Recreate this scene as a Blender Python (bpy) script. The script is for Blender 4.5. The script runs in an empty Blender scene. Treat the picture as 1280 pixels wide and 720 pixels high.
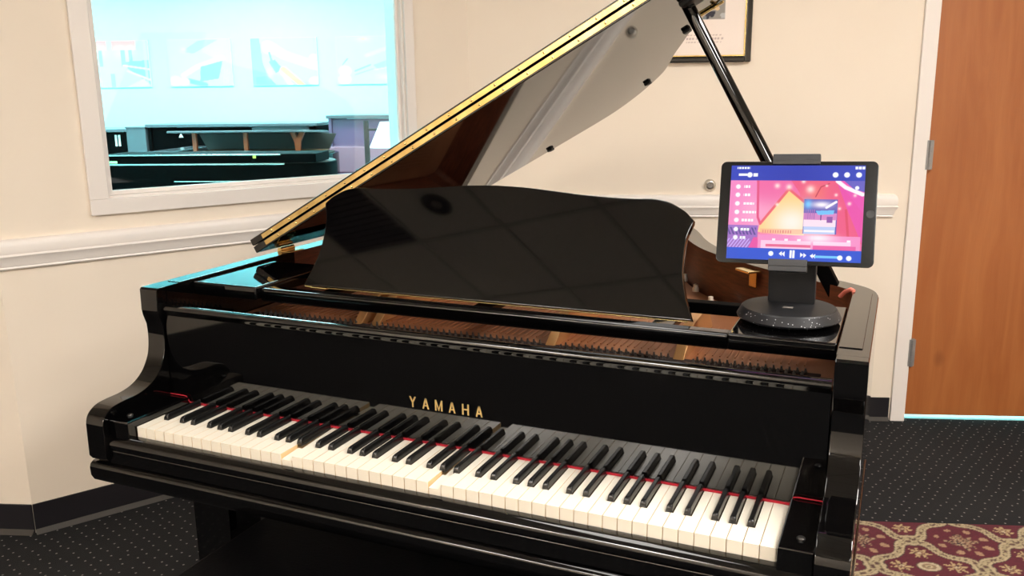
import bpy, bmesh, math, random
import numpy as np
from mathutils import Vector, Matrix
random.seed(7)
C = bpy.context.scene.collection
SC = bpy.context.scene
PI = math.pi
R19 = math.radians(19)          # the room's axes stand 19 degrees to the piano's

# ------------------------------------------------------------------ camera
CAM = (0.73294, -1.17659, 1.36455)
YAW, PITCH, ROLL, FPX = -0.421064, 0.219593, 0.0126116, 1087.07
f = Vector((math.sin(YAW)*math.cos(PITCH), math.cos(YAW)*math.cos(PITCH), -math.sin(PITCH)))
r = Vector((math.cos(YAW), -math.sin(YAW), 0.0))
d = f.cross(r)
r2 = r*math.cos(ROLL) + d*math.sin(ROLL)
d2 = -r*math.sin(ROLL) + d*math.cos(ROLL)
cam = bpy.data.objects.new('camera', bpy.data.cameras.new('camera'))
C.objects.link(cam)
m3 = Matrix((r2, -d2, -f)).transposed()
cam.matrix_world = Matrix.Translation(CAM) @ m3.to_4x4()
cam.data.sensor_width = 36.0
cam.data.lens = FPX/1280*36.0
cam.data.clip_start = 0.02
SC.camera = cam

# ------------------------------------------------------------------ world, exposure, light levels
w = bpy.data.worlds.new('world'); SC.world = w
w.use_nodes = True
w.node_tree.nodes['Background'].inputs[0].default_value = (0.8, 0.9, 1.0, 1)
w.node_tree.nodes['Background'].inputs[1].default_value = 0.15
SC.view_settings.view_transform = 'Standard'
SC.view_settings.look = 'None'
SC.view_settings.gamma = 1.0
SC.view_settings.use_curve_mapping = False
SC.view_settings.exposure = 0.0
TROFFER_LIGHT = (1.0, 0.955, 0.90)
TROFFER_POWER = 36.5
SHOWROOM_LIGHT = (0.66, 0.98, 1.0)
SHOWROOM_POWER = 50.0

# ------------------------------------------------------------------ materials
def principled(name, col, rough=0.5, metal=0.0, ior=1.5, coat=0.0, emit=None, estr=0.0):
    m = bpy.data.materials.new(name); m.use_nodes = True
    b = m.node_tree.nodes['Principled BSDF']
    b.inputs['Base Color'].default_value = (*col, 1)
    b.inputs['Roughness'].default_value = rough
    b.inputs['Metallic'].default_value = metal
    b.inputs['IOR'].default_value = ior
    if coat: b.inputs['Coat Weight'].default_value = coat; b.inputs['Coat Roughness'].default_value = 0.05
    if emit:
        b.inputs['Emission Color'].default_value = (*emit, 1)
        b.inputs['Emission Strength'].default_value = estr
    return m

def nd(m, t, **kw):
    n = m.node_tree.nodes.new(t)
    for k, v in kw.items(): setattr(n, k, v)
    return n

def noisy(name, c1, c2, scale=(1, 1, 1), nscale=5.0, detail=4.0, rough=0.5, bump=0.0, lo=0.35, hi=0.65, **kw):
    m = principled(name, c1, rough, **kw); nt = m.node_tree; b = nt.nodes['Principled BSDF']
    tc = nd(m, 'ShaderNodeTexCoord'); mp = nd(m, 'ShaderNodeMapping'); mp.inputs['Scale'].default_value = scale
    n = nd(m, 'ShaderNodeTexNoise'); n.inputs['Scale'].default_value = nscale; n.inputs['Detail'].default_value = detail
    rp = nd(m, 'ShaderNodeValToRGB')
    rp.color_ramp.elements[0].position = lo; rp.color_ramp.elements[0].color = (*c1, 1)
    rp.color_ramp.elements[1].position = hi; rp.color_ramp.elements[1].color = (*c2, 1)
    nt.links.new(tc.outputs['Object'], mp.inputs[0]); nt.links.new(mp.outputs[0], n.inputs['Vector'])
    nt.links.new(n.outputs[0], rp.inputs[0]); nt.links.new(rp.outputs[0], b.inputs['Base Color'])
    if bump:
        bp = nd(m, 'ShaderNodeBump'); bp.inputs['Strength'].default_value = bump; bp.inputs['Distance'].default_value = 0.002
        nt.links.new(n.outputs[0], bp.inputs['Height']); nt.links.new(bp.outputs[0], b.inputs['Normal'])
    return m

LACQ = principled('black_lacquer', (0.0012, 0.0011, 0.0012), 0.035, ior=1.60)
SATIN = principled('black_satin', (0.008, 0.008, 0.009), 0.30)
MATTE = principled('black_matte', (0.005, 0.005, 0.0055), 0.5)
DULL = principled('dull_black', (0.0015, 0.0014, 0.0015), 0.5); DULL.node_tree.nodes['Principled BSDF'].inputs['Specular IOR Level'].default_value = 0.02
PINK_REFL = principled('pink_reflection_tint', (0.30, 0.14, 0.18), 0.15)  # pinkish reflection on the key lid, put into the base colour
MAHOG = noisy('mahogany', (0.060, 0.017, 0.009), (0.13, 0.036, 0.017), (14, 14, 120), 1.3, 5, 0.28)
PLATE = noisy('bronze_plate', (0.34, 0.135, 0.06), (0.41, 0.17, 0.075), (1, 1, 1), 9, 3, 0.38, metal=0.35)
STRUT = principled('gold_strut', (0.62, 0.33, 0.13), 0.3, 0.6)
BRASS = noisy('brass', (0.60, 0.40, 0.14), (0.84, 0.63, 0.27), (6, 6, 6), 3, 3, 0.22, metal=1.0)
BRASSB = principled('bright_brass', (0.98, 0.80, 0.38), 0.16, 1.0)
STEEL = principled('steel', (0.62, 0.60, 0.57), 0.25, 1.0)
DKSTEEL = principled('dark_steel', (0.10, 0.095, 0.09), 0.4, 1.0)
HINGEM = principled('hinge_grey', (0.34, 0.33, 0.32), 0.45, 0.6)
COPPER = principled('copper_wire', (0.45, 0.20, 0.10), 0.4, 0.7)
IVORY = principled('key_white', (0.88, 0.81, 0.68), 0.16, ior=1.5)
KEYWOOD = noisy('key_wood', (0.66, 0.44, 0.21), (0.78, 0.56, 0.30), (60, 3, 60), 2, 3, 0.5)
EBONY = principled('key_black', (0.006, 0.006, 0.006), 0.22)
REDFELT = principled('red_felt', (0.40, 0.008, 0.022), 0.9)
WALLM = noisy('cream_paint', (0.83, 0.732, 0.615), (0.85, 0.752, 0.635), (1, 1, 1), 3, 2, 0.75)
TRIMM = principled('trim_paint', (0.83, 0.775, 0.73), 0.4)
BASEM = principled('black_vinyl', (0.010, 0.009, 0.012), 0.4)
TOEM = principled('vinyl_toe', (0.06, 0.055, 0.05), 0.35)
TILE = noisy('ceiling_tile', (0.60, 0.585, 0.55), (0.68, 0.66, 0.625), (1, 1, 1), 60, 3, 0.9)
GRID = principled('ceiling_grid', (0.42, 0.42, 0.40), 0.5)
DARKTILE = principled('vent_panel', (0.025, 0.02, 0.035), 0.7)
CHROME = principled('satin_nickel', (0.55, 0.53, 0.49), 0.28, 1.0)
RUBBER = principled('grey_rubber', (0.22, 0.20, 0.18), 0.6)
FELTB = principled('dark_felt', (0.025, 0.012, 0.010), 0.9)
LEATH = noisy('black_leather', (0.0012, 0.0012, 0.0016), (0.002, 0.002, 0.0025), (1, 1, 1), 150, 3, 0.6, bump=0.25); LEATH.node_tree.nodes['Principled BSDF'].inputs['Specular IOR Level'].default_value = 0.12
STANDM = principled('stand_grey', (0.007, 0.0073, 0.009), 0.5)
CLAMPM = principled('clamp_grey', (0.028, 0.029, 0.033), 0.45)
TABM = principled('tablet_black', (0.006, 0.006, 0.006), 0.16)
WHITEP = principled('showroom_white', (0.80, 0.82, 0.82), 0.8)
CYAN_TINT = principled('showroom_cyan_tint', (0.50, 0.83, 0.86), 0.8)  # cyan of the showroom light put into its walls, floor and ceiling
PGREY = principled('piano_grey_gloss', (0.10, 0.10, 0.11), 0.12, ior=1.6)
LAVENDER_HAZE = principled('lavender_haze_tint', (0.15, 0.095, 0.16), 0.15, ior=1.6)  # window haze on a glossy black piano, put into the base colour
ORANGEW = noisy('orange_wood', (0.20, 0.030, 0.006), (0.27, 0.047, 0.010), (20, 20, 4), 2, 3, 0.35)
TAUPE = principled('taupe_soundboard', (0.045, 0.030, 0.024), 0.5)
PAPER = principled('paper', (0.84, 0.78, 0.72), 0.6)
LETTER = principled('letter_brass', (0.80, 0.56, 0.22), 0.35, 0.6)

def wood_door():
    m = principled('stained_wood', (0.4, 0.14, 0.05), 0.38); nt = m.node_tree; b = nt.nodes['Principled BSDF']
    tc = nd(m, 'ShaderNodeTexCoord')
    mp = nd(m, 'ShaderNodeMapping'); mp.inputs['Scale'].default_value = (9, 9, 0.9)
    n1 = nd(m, 'ShaderNodeTexNoise'); n1.inputs['Scale'].default_value = 2.0; n1.inputs['Detail'].default_value = 6; n1.inputs['Distortion'].default_value = 1.2
    mp2 = nd(m, 'ShaderNodeMapping'); mp2.inputs['Scale'].default_value = (140, 140, 3)
    n2 = nd(m, 'ShaderNodeTexNoise'); n2.inputs['Scale'].default_value = 2.0; n2.inputs['Detail'].default_value = 3
    mp3 = nd(m, 'ShaderNodeMapping'); mp3.inputs['Scale'].default_value = (5.0, 5.0, 3.2)
    vo = nd(m, 'ShaderNodeTexVoronoi'); vo.inputs['Scale'].default_value = 1.0
    r1 = nd(m, 'ShaderNodeValToRGB')
    r1.color_ramp.elements[0].position = 0.3; r1.color_ramp.elements[0].color = (0.37, 0.112, 0.028, 1)
    r1.color_ramp.elements[1].position = 0.7; r1.color_ramp.elements[1].color = (0.44, 0.150, 0.042, 1)
    r3 = nd(m, 'ShaderNodeValToRGB')
    r3.color_ramp.elements[0].position = 0.02; r3.color_ramp.elements[0].color = (0.45, 0.38, 0.35, 1)
    r3.color_ramp.elements[1].position = 0.16; r3.color_ramp.elements[1].color = (1, 1, 1, 1)
    mx = nd(m, 'ShaderNodeMixRGB', blend_type='MULTIPLY'); mx.inputs[0].default_value = 0.8
    mx2 = nd(m, 'ShaderNodeMixRGB', blend_type='MULTIPLY'); mx2.inputs[0].default_value = 0.14
    L = nt.links.new
    for a in (mp, mp2, mp3): L(tc.outputs['Object'], a.inputs[0])
    L(mp.outputs[0], n1.inputs['Vector']); L(mp2.outputs[0], n2.inputs['Vector']); L(mp3.outputs[0], vo.inputs['Vector'])
    L(n1.outputs[0], r1.inputs[0]); L(vo.outputs['Distance'], r3.inputs[0])
    L(r1.outputs[0], mx.inputs[1]); L(r3.outputs[0], mx.inputs[2])
    L(mx.outputs[0], mx2.inputs[1]); L(n2.outputs[0], mx2.inputs[2]); L(mx2.outputs[0], b.inputs['Base Color'])
    return m
DOORM = wood_door()

def carpet():
    m = principled('carpet', (0.02, 0.019, 0.021), 0.95); nt = m.node_tree; b = nt.nodes['Principled BSDF']
    b.inputs['Specular IOR Level'].default_value = 0.15
    tc = nd(m, 'ShaderNodeTexCoord')
    mp = nd(m, 'ShaderNodeMapping'); mp.inputs['Rotation'].default_value = (0, 0, 0.62)
    vo = nd(m, 'ShaderNodeTexVoronoi', voronoi_dimensions='2D'); vo.inputs['Scale'].default_value = 27.0; vo.inputs['Randomness'].default_value = 0.32
    lt = nd(m, 'ShaderNodeMath', operation='LESS_THAN'); lt.inputs[1].default_value = 0.085
    n = nd(m, 'ShaderNodeTexNoise'); n.inputs['Scale'].default_value = 2.2; n.inputs['Detail'].default_value = 3
    n2 = nd(m, 'ShaderNodeTexNoise'); n2.inputs['Scale'].default_value = 400; n2.inputs['Detail'].default_value = 2
    rp = nd(m, 'ShaderNodeValToRGB')
    rp.color_ramp.elements[0].position = 0.35; rp.color_ramp.elements[0].color = (0.016, 0.016, 0.0175, 1)
    rp.color_ramp.elements[1].position = 0.65; rp.color_ramp.elements[1].color = (0.021, 0.0205, 0.0215, 1)
    dots = nd(m, 'ShaderNodeMixRGB'); dots.inputs[2].default_value = (0.22, 0.21, 0.20, 1)
    bp = nd(m, 'ShaderNodeBump'); bp.inputs['Strength'].default_value = 0.5; bp.inputs['Distance'].default_value = 0.003
    L = nt.links.new
    L(tc.outputs['Object'], mp.inputs[0]); L(mp.outputs[0], vo.inputs['Vector']); L(vo.outputs['Distance'], lt.inputs[0])
    L(tc.outputs['Object'], n.inputs['Vector']); L(n.outputs[0], rp.inputs[0]); L(tc.outputs['Object'], n2.inputs['Vector'])
    L(rp.outputs[0], dots.inputs[1]); L(lt.outputs[0], dots.inputs[0]); L(dots.outputs[0], b.inputs['Base Color'])
    L(n2.outputs[0], bp.inputs['Height']); L(bp.outputs[0], b.inputs['Normal'])
    return m
CARPET = carpet()

def speckled():
    m = principled('stand_speckle', (0.015, 0.0155, 0.018), 0.4); nt = m.node_tree; b = nt.nodes['Principled BSDF']
    tc = nd(m, 'ShaderNodeTexCoord')
    vo = nd(m, 'ShaderNodeTexVoronoi'); vo.inputs['Scale'].default_value = 160
    lt = nd(m, 'ShaderNodeMath', operation='LESS_THAN'); lt.inputs[1].default_value = 0.13
    mx = nd(m, 'ShaderNodeMixRGB'); mx.inputs[1].default_value = (0.009, 0.0095, 0.012, 1); mx.inputs[2].default_value = (0.5, 0.5, 0.55, 1)
    L = nt.links.new
    L(tc.outputs['Object'], vo.inputs['Vector']); L(vo.outputs['Distance'], lt.inputs[0]); L(lt.outputs[0], mx.inputs[0])
    L(mx.outputs[0], b.inputs['Base Color'])
    return m
SPECK = speckled()

def glass():
    m = bpy.data.materials.new('window_glass'); m.use_nodes = True; nt = m.node_tree
    nt.nodes.remove(nt.nodes['Principled BSDF']); out = nt.nodes['Material Output']
    t = nd(m, 'ShaderNodeBsdfTransparent'); t.inputs[0].default_value = (0.93, 0.97, 0.97, 1)
    g = nd(m, 'ShaderNodeBsdfGlossy'); g.inputs['Roughness'].default_value = 0.01
    fr = nd(m, 'ShaderNodeFresnel'); fr.inputs[0].default_value = 1.5
    mx = nd(m, 'ShaderNodeMixShader')
    nt.links.new(fr.outputs[0], mx.inputs[0]); nt.links.new(t.outputs[0], mx.inputs[1]); nt.links.new(g.outputs[0], mx.inputs[2])
    nt.links.new(mx.outputs[0], out.inputs[0])
    return m
GLASS = glass()

def lamp_mat(name, col, s): return principled(name, (0.8, 0.8, 0.8), 0.5, emit=col, estr=s)
LAMP = lamp_mat('troffer_diffuser', TROFFER_LIGHT, TROFFER_POWER)
LAMPD = lamp_mat('added_troffer_dim', TROFFER_LIGHT, TROFFER_POWER*0.22)  # dim panel added above the piano to lift the left wall
LAMP2 = lamp_mat('showroom_added_light', SHOWROOM_LIGHT, SHOWROOM_POWER)

def colour_mat(name, emit=0.0, rough=0.8, attr='Col'):
    """flat print or screen: the colour stored on the mesh points"""
    m = principled(name, (0.5, 0.5, 0.5), rough); nt = m.node_tree; b = nt.nodes['Principled BSDF']
    a = nd(m, 'ShaderNodeAttribute'); a.attribute_name = attr
    if emit:
        b.inputs['Base Color'].default_value = (0.004, 0.004, 0.004, 1); b.inputs['Roughness'].default_value = 0.12
        nt.links.new(a.outputs['Color'], b.inputs['Emission Color']); b.inputs['Emission Strength'].default_value = emit
    else:
        nt.links.new(a.outputs['Color'], b.inputs['Base Color'])
    return m
PRINT = colour_mat('print')
RUGM = colour_mat('rug_pile', rough=0.95)
SCREEN = colour_mat('screen', emit=1.05)

# ------------------------------------------------------------------ mesh helpers
class MB:
    def __init__(s): s.bm = bmesh.new()
    def faces(s, pts, fcs, mi=0):
        vs = [s.bm.verts.new(p) for p in pts]; out = []
        for q in fcs:
            try: fc = s.bm.faces.new([vs[i] for i in q]); fc.material_index = mi; out.append(fc)
            except ValueError: pass
        return out
    def box(s, x0, x1, y0, y1, z0, z1, bev=0.0, T=None, mi=0, seg=2):
        b = bmesh.new()
        bmesh.ops.create_cube(b, size=1.0, matrix=Matrix.Translation(((x0+x1)/2, (y0+y1)/2, (z0+z1)/2)) @ Matrix.Diagonal((x1-x0, y1-y0, z1-z0, 1)))
        if bev: bmesh.ops.bevel(b, geom=b.edges[:], offset=bev, segments=seg, profile=0.5, affect='EDGES')
        s._add(b, T, mi); return s
    def prism(s, poly, a0, a1, ax='x', T=None, mi=0, bev=0.0, seg=2):
        """poly: 2-D outline; ax: extrusion axis. x: (y,z)  y: (x,z)  z: (x,y)"""
        def P(p, a): return {'x': (a, p[0], p[1]), 'y': (p[0], a, p[1]), 'z': (p[0], p[1], a)}[ax]
        n = len(poly); b = bmesh.new()
        va = [b.verts.new(P(p, a0)) for p in poly]; vb = [b.verts.new(P(p, a1)) for p in poly]
        b.faces.new(va); b.faces.new(vb[::-1])
        for i in range(n): b.faces.new((va[i], vb[i], vb[(i+1) % n], va[(i+1) % n]))
        bmesh.ops.recalc_face_normals(b, faces=b.faces[:])
        if bev:
            es = [e for e in b.edges if any(len(fc.verts) > 4 or fc.normal.length and abs(fc.normal['xyz'.index(ax)]) > 0.9 for fc in e.link_faces)]
            bmesh.ops.bevel(b, geom=es, offset=bev, segments=seg, profile=0.5, affect='EDGES')
        s._add(b, T, mi); return s
    def cyl(s, p0, p1, r0, r1=None, n=16, T=None, mi=0):
        p0, p1 = Vector(p0), Vector(p1); r1 = r0 if r1 is None else r1
        ax = (p1-p0).normalized(); q = ax.to_track_quat('Z', 'Y').to_matrix()
        b = bmesh.new(); A = []; B = []
        for i in range(n):
            o = q @ Vector((math.cos(2*PI*i/n), math.sin(2*PI*i/n), 0))
            A.append(b.verts.new(p0+o*r0)); B.append(b.verts.new(p1+o*r1))
        b.faces.new(A[::-1]); b.faces.new(B)
        for i in range(n): b.faces.new((A[i], A[(i+1) % n], B[(i+1) % n], B[i]))
        s._add(b, T, mi); return s
    def tube(s, pts, r, n=8, T=None, mi=0):
        pts = [Vector(p) for p in pts]; b = bmesh.new(); rings = []
        for k, p in enumerate(pts):
            t = (pts[min(k+1, len(pts)-1)]-pts[max(k-1, 0)]).normalized(); q = t.to_track_quat('Z', 'Y').to_matrix()
            rings.append([b.verts.new(p+q @ Vector((r*math.cos(2*PI*i/n), r*math.sin(2*PI*i/n), 0))) for i in range(n)])
        for a, c in zip(rings, rings[1:]):
            for i in range(n): b.faces.new((a[i], a[(i+1) % n], c[(i+1) % n], c[i]))
        b.faces.new(rings[0][::-1]); b.faces.new(rings[-1])
        s._add(b, T, mi); return s
    def lathe(s, prof, cx, cy, n=48, T=None, mi=0):
        b = bmesh.new(); rings = []
        for (rr, z) in prof:
            rings.append([b.verts.new((cx+max(rr, 1e-4)*math.cos(2*PI*i/n), cy+max(rr, 1e-4)*math.sin(2*PI*i/n), z)) for i in range(n)])
        for a, c in zip(rings, rings[1:]):
            for i in range(n): b.faces.new((a[i], a[(i+1) % n], c[(i+1) % n], c[i]))
        b.faces.new(rings[0][::-1]); b.faces.new(rings[-1])
        s._add(b, T, mi); return s
    def _add(s, b, T, mi):
        if T is not None: bmesh.ops.transform(b, matrix=T, verts=b.verts[:])
        bmesh.ops.recalc_face_normals(b, faces=b.faces[:])
        mp = {}
        for v in b.verts: mp[v] = s.bm.verts.new(v.co)
        for fc in b.faces:
            try: g = s.bm.faces.new([mp[v] for v in fc.verts]); g.material_index = mi
            except ValueError: pass
        b.free()
    def build(s, name, mats, parent=None, ang=35, paint=None):
        if not isinstance(mats, (list, tuple)): mats = [mats]
        if paint:
            s.bm.normal_update()
            for fc in s.bm.faces: fc.material_index = paint(fc)
        s.bm.normal_update()
        for fc in s.bm.faces: fc.smooth = True
        for e in s.bm.edges:
            e.smooth = len(e.link_faces) == 2 and e.calc_face_angle(9) < math.radians(ang)
        me = bpy.data.meshes.new(name); s.bm.to_mesh(me); s.bm.free()
        for m in mats: me.materials.append(m)
        o = bpy.data.objects.new(name, me); C.objects.link(o)
        wn = o.modifiers.new('wn', 'WEIGHTED_NORMAL'); wn.keep_sharp = True; wn.weight = 60
        if parent: o.parent = parent
        return o

def thing(name, label, cat, loc=(0, 0, 0), rz=0.0, group=None):
    o = bpy.data.objects.new(name, None); C.objects.link(o)
    o.location = loc; o.rotation_euler = (0, 0, rz); o.empty_display_size = 0.1
    tag(o, label, cat, group); return o
def tag(o, label, cat, group=None):
    o['label'] = label; o['category'] = cat
    if group: o['group'] = group
    return o
def struct(o, rz=0.0, loc=(0, 0, 0)):
    o['kind'] = 'structure'; o.rotation_euler = (0, 0, rz); o.location = loc; return o
def inst(src, parent, loc=None, rot=None):
    o = src.copy(); C.objects.link(o); o.parent = parent
    if loc is not None: o.location = loc
    if rot is not None: o.rotation_euler = rot
    return o
def crom(pts, n=8, closed=False):
    out = []; P = [Vector((*p, 0)) for p in pts]; m = len(P)
    rng = range(m) if closed else range(m-1)
    for i in rng:
        p0 = P[(i-1) % m] if closed or i > 0 else P[0]; p1 = P[i]; p2 = P[(i+1) % m]; p3 = P[(i+2) % m] if closed or i+2 < m else P[-1]
        for k in range(n):
            t = k/n
            q = 0.5*((2*p1)+(-p0+p2)*t+(2*p0-5*p1+4*p2-p3)*t*t+(-p0+3*p1-3*p2+p3)*t**3)
            out.append((q.x, q.y))
    if not closed: out.append((P[-1].x, P[-1].y))
    return out
def srgb(c):
    c = np.asarray(c, float)/255.0
    return np.where(c <= 0.04045, c/12.92, ((c+0.055)/1.055)**2.4)
def colour_grid(name, w_, h_, nx, ny, fn, mat, parent, T=None):
    """a flat sheet in its local xz plane facing -y, x 0..w, z 0..h, colours from fn(X, Y) with Y down, both 0..1"""
    X, Y = np.meshgrid(np.linspace(0, 1, nx), np.linspace(0, 1, ny))
    rgb = srgb(np.clip(fn(X, Y), 0, 255)).reshape(-1, 3)
    co = np.stack([X*w_, np.zeros_like(X), (1-Y)*h_], -1).reshape(-1, 3)
    if T is not None: co = co @ np.array(T.to_3x3()).T + np.array(T.translation)
    idx = np.arange(nx*ny).reshape(ny, nx)
    q = np.stack([idx[1:, :-1], idx[1:, 1:], idx[:-1, 1:], idx[:-1, :-1]], -1).reshape(-1, 4)
    me = bpy.data.meshes.new(name); me.from_pydata(co.tolist(), [], q.tolist())
    at = me.attributes.new('Col', 'FLOAT_COLOR', 'POINT')
    at.data.foreach_set('color', np.c_[rgb, np.ones(len(rgb))].astype(np.float32).ravel())
    me.materials.append(mat)
    o = bpy.data.objects.new(name, me); C.objects.link(o)
    if parent: o.parent = parent
    return o
class Paint:
    """a little painter for flat prints; coordinates 0..1, y down"""
    def __init__(s, X, Y, base, asp=1.0):
        s.X, s.Y, s.asp = X, Y, asp
        s.c = np.zeros(X.shape+(3,))+np.array(base, float)
    def mix(s, mask, col, a=1.0):
        k = np.clip(mask, 0, 1)[..., None]*a
        s.c = s.c*(1-k)+np.array(col, float)*k
    def rect(s, x0, y0, x1, y1, col, a=1.0): s.mix(((s.X >= x0) & (s.X <= x1) & (s.Y >= y0) & (s.Y <= y1))*1.0, col, a)
    def disc(s, x, y, rr, col, a=1.0, soft=0.3):
        dd = np.hypot((s.X-x)*s.asp, s.Y-y)/rr; s.mix(np.clip((1-dd)/soft+0.5, 0, 1), col, a)
    def glow(s, x, y, sx, sy, col, a=1.0): s.mix(np.exp(-((s.X-x)/sx)**2-((s.Y-y)/sy)**2), col, a)
    def poly(s, pts, col, a=1.0):
        ins = np.zeros(s.X.shape, bool); n = len(pts)
        for i in range(n):
            (x1, y1), (x2, y2) = pts[i], pts[(i+1) % n]
            if y1 == y2: continue
            c = ((y1 > s.Y) != (y2 > s.Y)) & (s.X < (x2-x1)*(s.Y-y1)/(y2-y1)+x1); ins ^= c
        s.mix(ins*1.0, col, a)
    def line(s, pts, wd, col, a=1.0):
        dm = np.full(s.X.shape, 9.0)
        for (x1, y1), (x2, y2) in zip(pts, pts[1:]):
            ax, ay = (x2-x1)*s.asp, y2-y1; px, py = (s.X-x1)*s.asp, s.Y-y1
            t = np.clip((px*ax+py*ay)/(ax*ax+ay*ay+1e-9), 0, 1); dm = np.minimum(dm, np.hypot(px-t*ax, py-t*ay))
        s.mix(np.clip((wd-dm)/(wd*0.4)+0.5, 0, 1), col, a)

# ================================================================== THE ROOM (local x = along the rear wall, y = towards it)
VREAR = 2.241
HC = 2.62
ULEFT, URIGHT, VBACK = -3.7, 3.3, -4.4
A_UV = (-1.461, 1.074)                       # outer corner at the left end of the window wall
C_UV = (-0.177, VREAR)                       # inner corner between window wall and rear wall
WANG = math.radians(61.263); A_XY = (-1.731, 0.54, 0); WLEN = 1.7346

o = MB().box(ULEFT-0.1, URIGHT+0.1, VBACK-0.1, VREAR+0.02, -0.06, 0).build('floor', CARPET); struct(o, R19)
DOOR0, DOOR1, DOORH = 1.640, 2.550, 2.035
m = MB()
m.box(C_UV[0], DOOR0-0.006, VREAR, VREAR+0.10, 0, HC+0.12)
m.box(DOOR1+0.006, URIGHT+0.1, VREAR, VREAR+0.10, 0, HC+0.12)
m.box(DOOR0-0.006, DOOR1+0.006, VREAR, VREAR+0.10, DOORH+0.006, HC+0.12)
struct(m.build('wall_rear', WALLM), R19)
WS0, WS1, WZ0, WZ1 = 0.330, 1.435, 1.055, 2.10
m = MB()
m.box(0, WS0, 0, 0.12, 0, HC+0.12); m.box(WS1, WLEN+0.03, 0, 0.12, 0, HC+0.12)
m.box(WS0, WS1, 0, 0.12, 0, WZ0); m.box(WS0, WS1, 0, 0.12, WZ1, HC+0.12)
struct(m.build('wall_window', WALLM), WANG, A_XY)
struct(MB().box(ULEFT-0.1, A_UV[0], A_UV[1], A_UV[1]+0.10, 0, HC+0.12).build('wall_left', WALLM), R19)
struct(MB().box(ULEFT-0.1, ULEFT, VBACK-0.1, A_UV[1]+0.1, 0, HC+0.12).build('wall_left_side', WALLM), R19)
struct(MB().box(URIGHT, URIGHT+0.1, VBACK-0.1, VREAR+0.1, 0, HC+0.12).build('wall_right', WALLM), R19)
struct(MB().box(ULEFT-0.1, URIGHT+0.1, VBACK-0.1, VBACK, 0, HC+0.12).build('wall_back', WALLM), R19)

# suspended ceiling
ceil = struct(MB().box(ULEFT-0.1, URIGHT+0.1, VBACK-0.1, VREAR+0.1, HC+0.10, HC+0.14).build('ceiling', TILE), R19)
U0, V0, TS = -1.644, -1.274, 0.61
troffers = [(5, 1), (3, -4), (-3, -5), (6, -3), (2, 1), (-1, -5)]     # cell of the near left corner, each one cell wide and two long
lit = {(i, j) for (i, j) in troffers} | {(i, j+1) for (i, j) in troffers}
VENT, DOWN = (-2, 0), (-1, 0)
bt = MB().box(0.012, TS-0.012, 0.012, TS-0.012, HC, HC+0.015); base_tile = None
def over_room(u, v):     # a tile keeps to this side of the window wall
    if v > A_UV[1] and u < C_UV[0]:
        t = (v-A_UV[1])/(C_UV[1]-A_UV[1]); return u > A_UV[0]+t*(C_UV[0]-A_UV[0])
    return True
for i in range(-4, 8):
    for j in range(-6, 6):
        u, v = U0+i*TS, V0+j*TS
        if u < ULEFT-0.3 or u+TS > URIGHT+0.35 or v < VBACK-0.4 or v+TS > VREAR+0.35: continue
        if not (over_room(u+0.1, v+TS) or over_room(u+TS, v)): continue
        if (i, j) in lit or (i, j) == VENT: continue
        if base_tile is None:
            base_tile = bt.build('ceiling_tile', TILE, ceil); base_tile.location = (u, v, 0)
        else: inst(base_tile, ceil, (u, v, 0))
for i in range(-4, 9):
    MB().box(U0+i*TS-0.012, U0+i*TS+0.012, VBACK, VREAR, HC-0.004, HC+0.004).build('grid_bar', GRID, ceil)
for j in range(-5, 6):
    MB().box(ULEFT, URIGHT, V0+j*TS-0.012, V0+j*TS+0.012, HC-0.004, HC+0.003).build('grid_bar', GRID, ceil)
trof_where = ['above the right side of the piano', 'behind the photographer', 'far behind on the left', 'behind on the right by the door side', 'above the piano, dim, added to lift the left wall', 'by the back wall']
def uv(u, v, z=0): return (u*math.cos(R19)-v*math.sin(R19), u*math.sin(R19)+v*math.cos(R19), z)
for k, (i, j) in enumerate(troffers):
    t = thing('ceiling_light', 'lit flat panel light in the tiled ceiling '+trof_where[k], 'ceiling light', uv(U0+i*TS, V0+j*TS, HC), R19, 'ceiling panel lights')
    MB().box(0.012, TS-0.012, 0.012, 2*TS-0.012, 0.02, 0.05).build('housing', TRIMM, t)
    MB().box(0.03, TS-0.03, 0.03, 2*TS-0.03, 0.0, 0.015).build('diffuser', LAMPD if k == 4 else LAMP, t)
    fm = MB()
    for a in ((0.012, 0.03, 0.012, 2*TS-0.012), (TS-0.03, TS-0.012, 0.012, 2*TS-0.012), (0.03, TS-0.03, 0.012, 0.03), (0.03, TS-0.03, 2*TS-0.03, 2*TS-0.012)): fm.box(*a, -0.003, 0.02)
    fm.build('frame', TRIMM, t)
t = thing('ceiling_vent', 'dark square return air panel in the tiled ceiling', 'vent', uv(U0+VENT[0]*TS, V0+VENT[1]*TS, HC), R19)
MB().box(0.012, TS-0.012, 0.012, TS-0.012, 0.0, 0.02).build('panel', DARKTILE, t)
for k in range(12): MB().box(0.04, TS-0.04, 0.045+k*0.045, 0.055+k*0.045, -0.006, 0.0).build('louvre', DARKTILE, t)
t = thing('downlight', 'round unlit recessed downlight in the tiled ceiling', 'downlight', uv(U0+(DOWN[0]+0.574)*TS, V0+(DOWN[1]+0.425)*TS, HC), R19)
MB().lathe([(0.085, 0.0), (0.088, -0.006), (0.07, -0.008), (0.062, -0.001)], 0, 0, 32).build('trim_ring', STANDM, t)
MB().lathe([(0.062, -0.0015), (0.03, -0.0015), (0.0, -0.002)], 0, 0, 32).build('baffle', MATTE, t)
MB().lathe([(0.03, -0.002), (0.026, -0.012), (0.0, -0.015)], 0, 0, 24).build('bulb', RUBBER, t)

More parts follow.
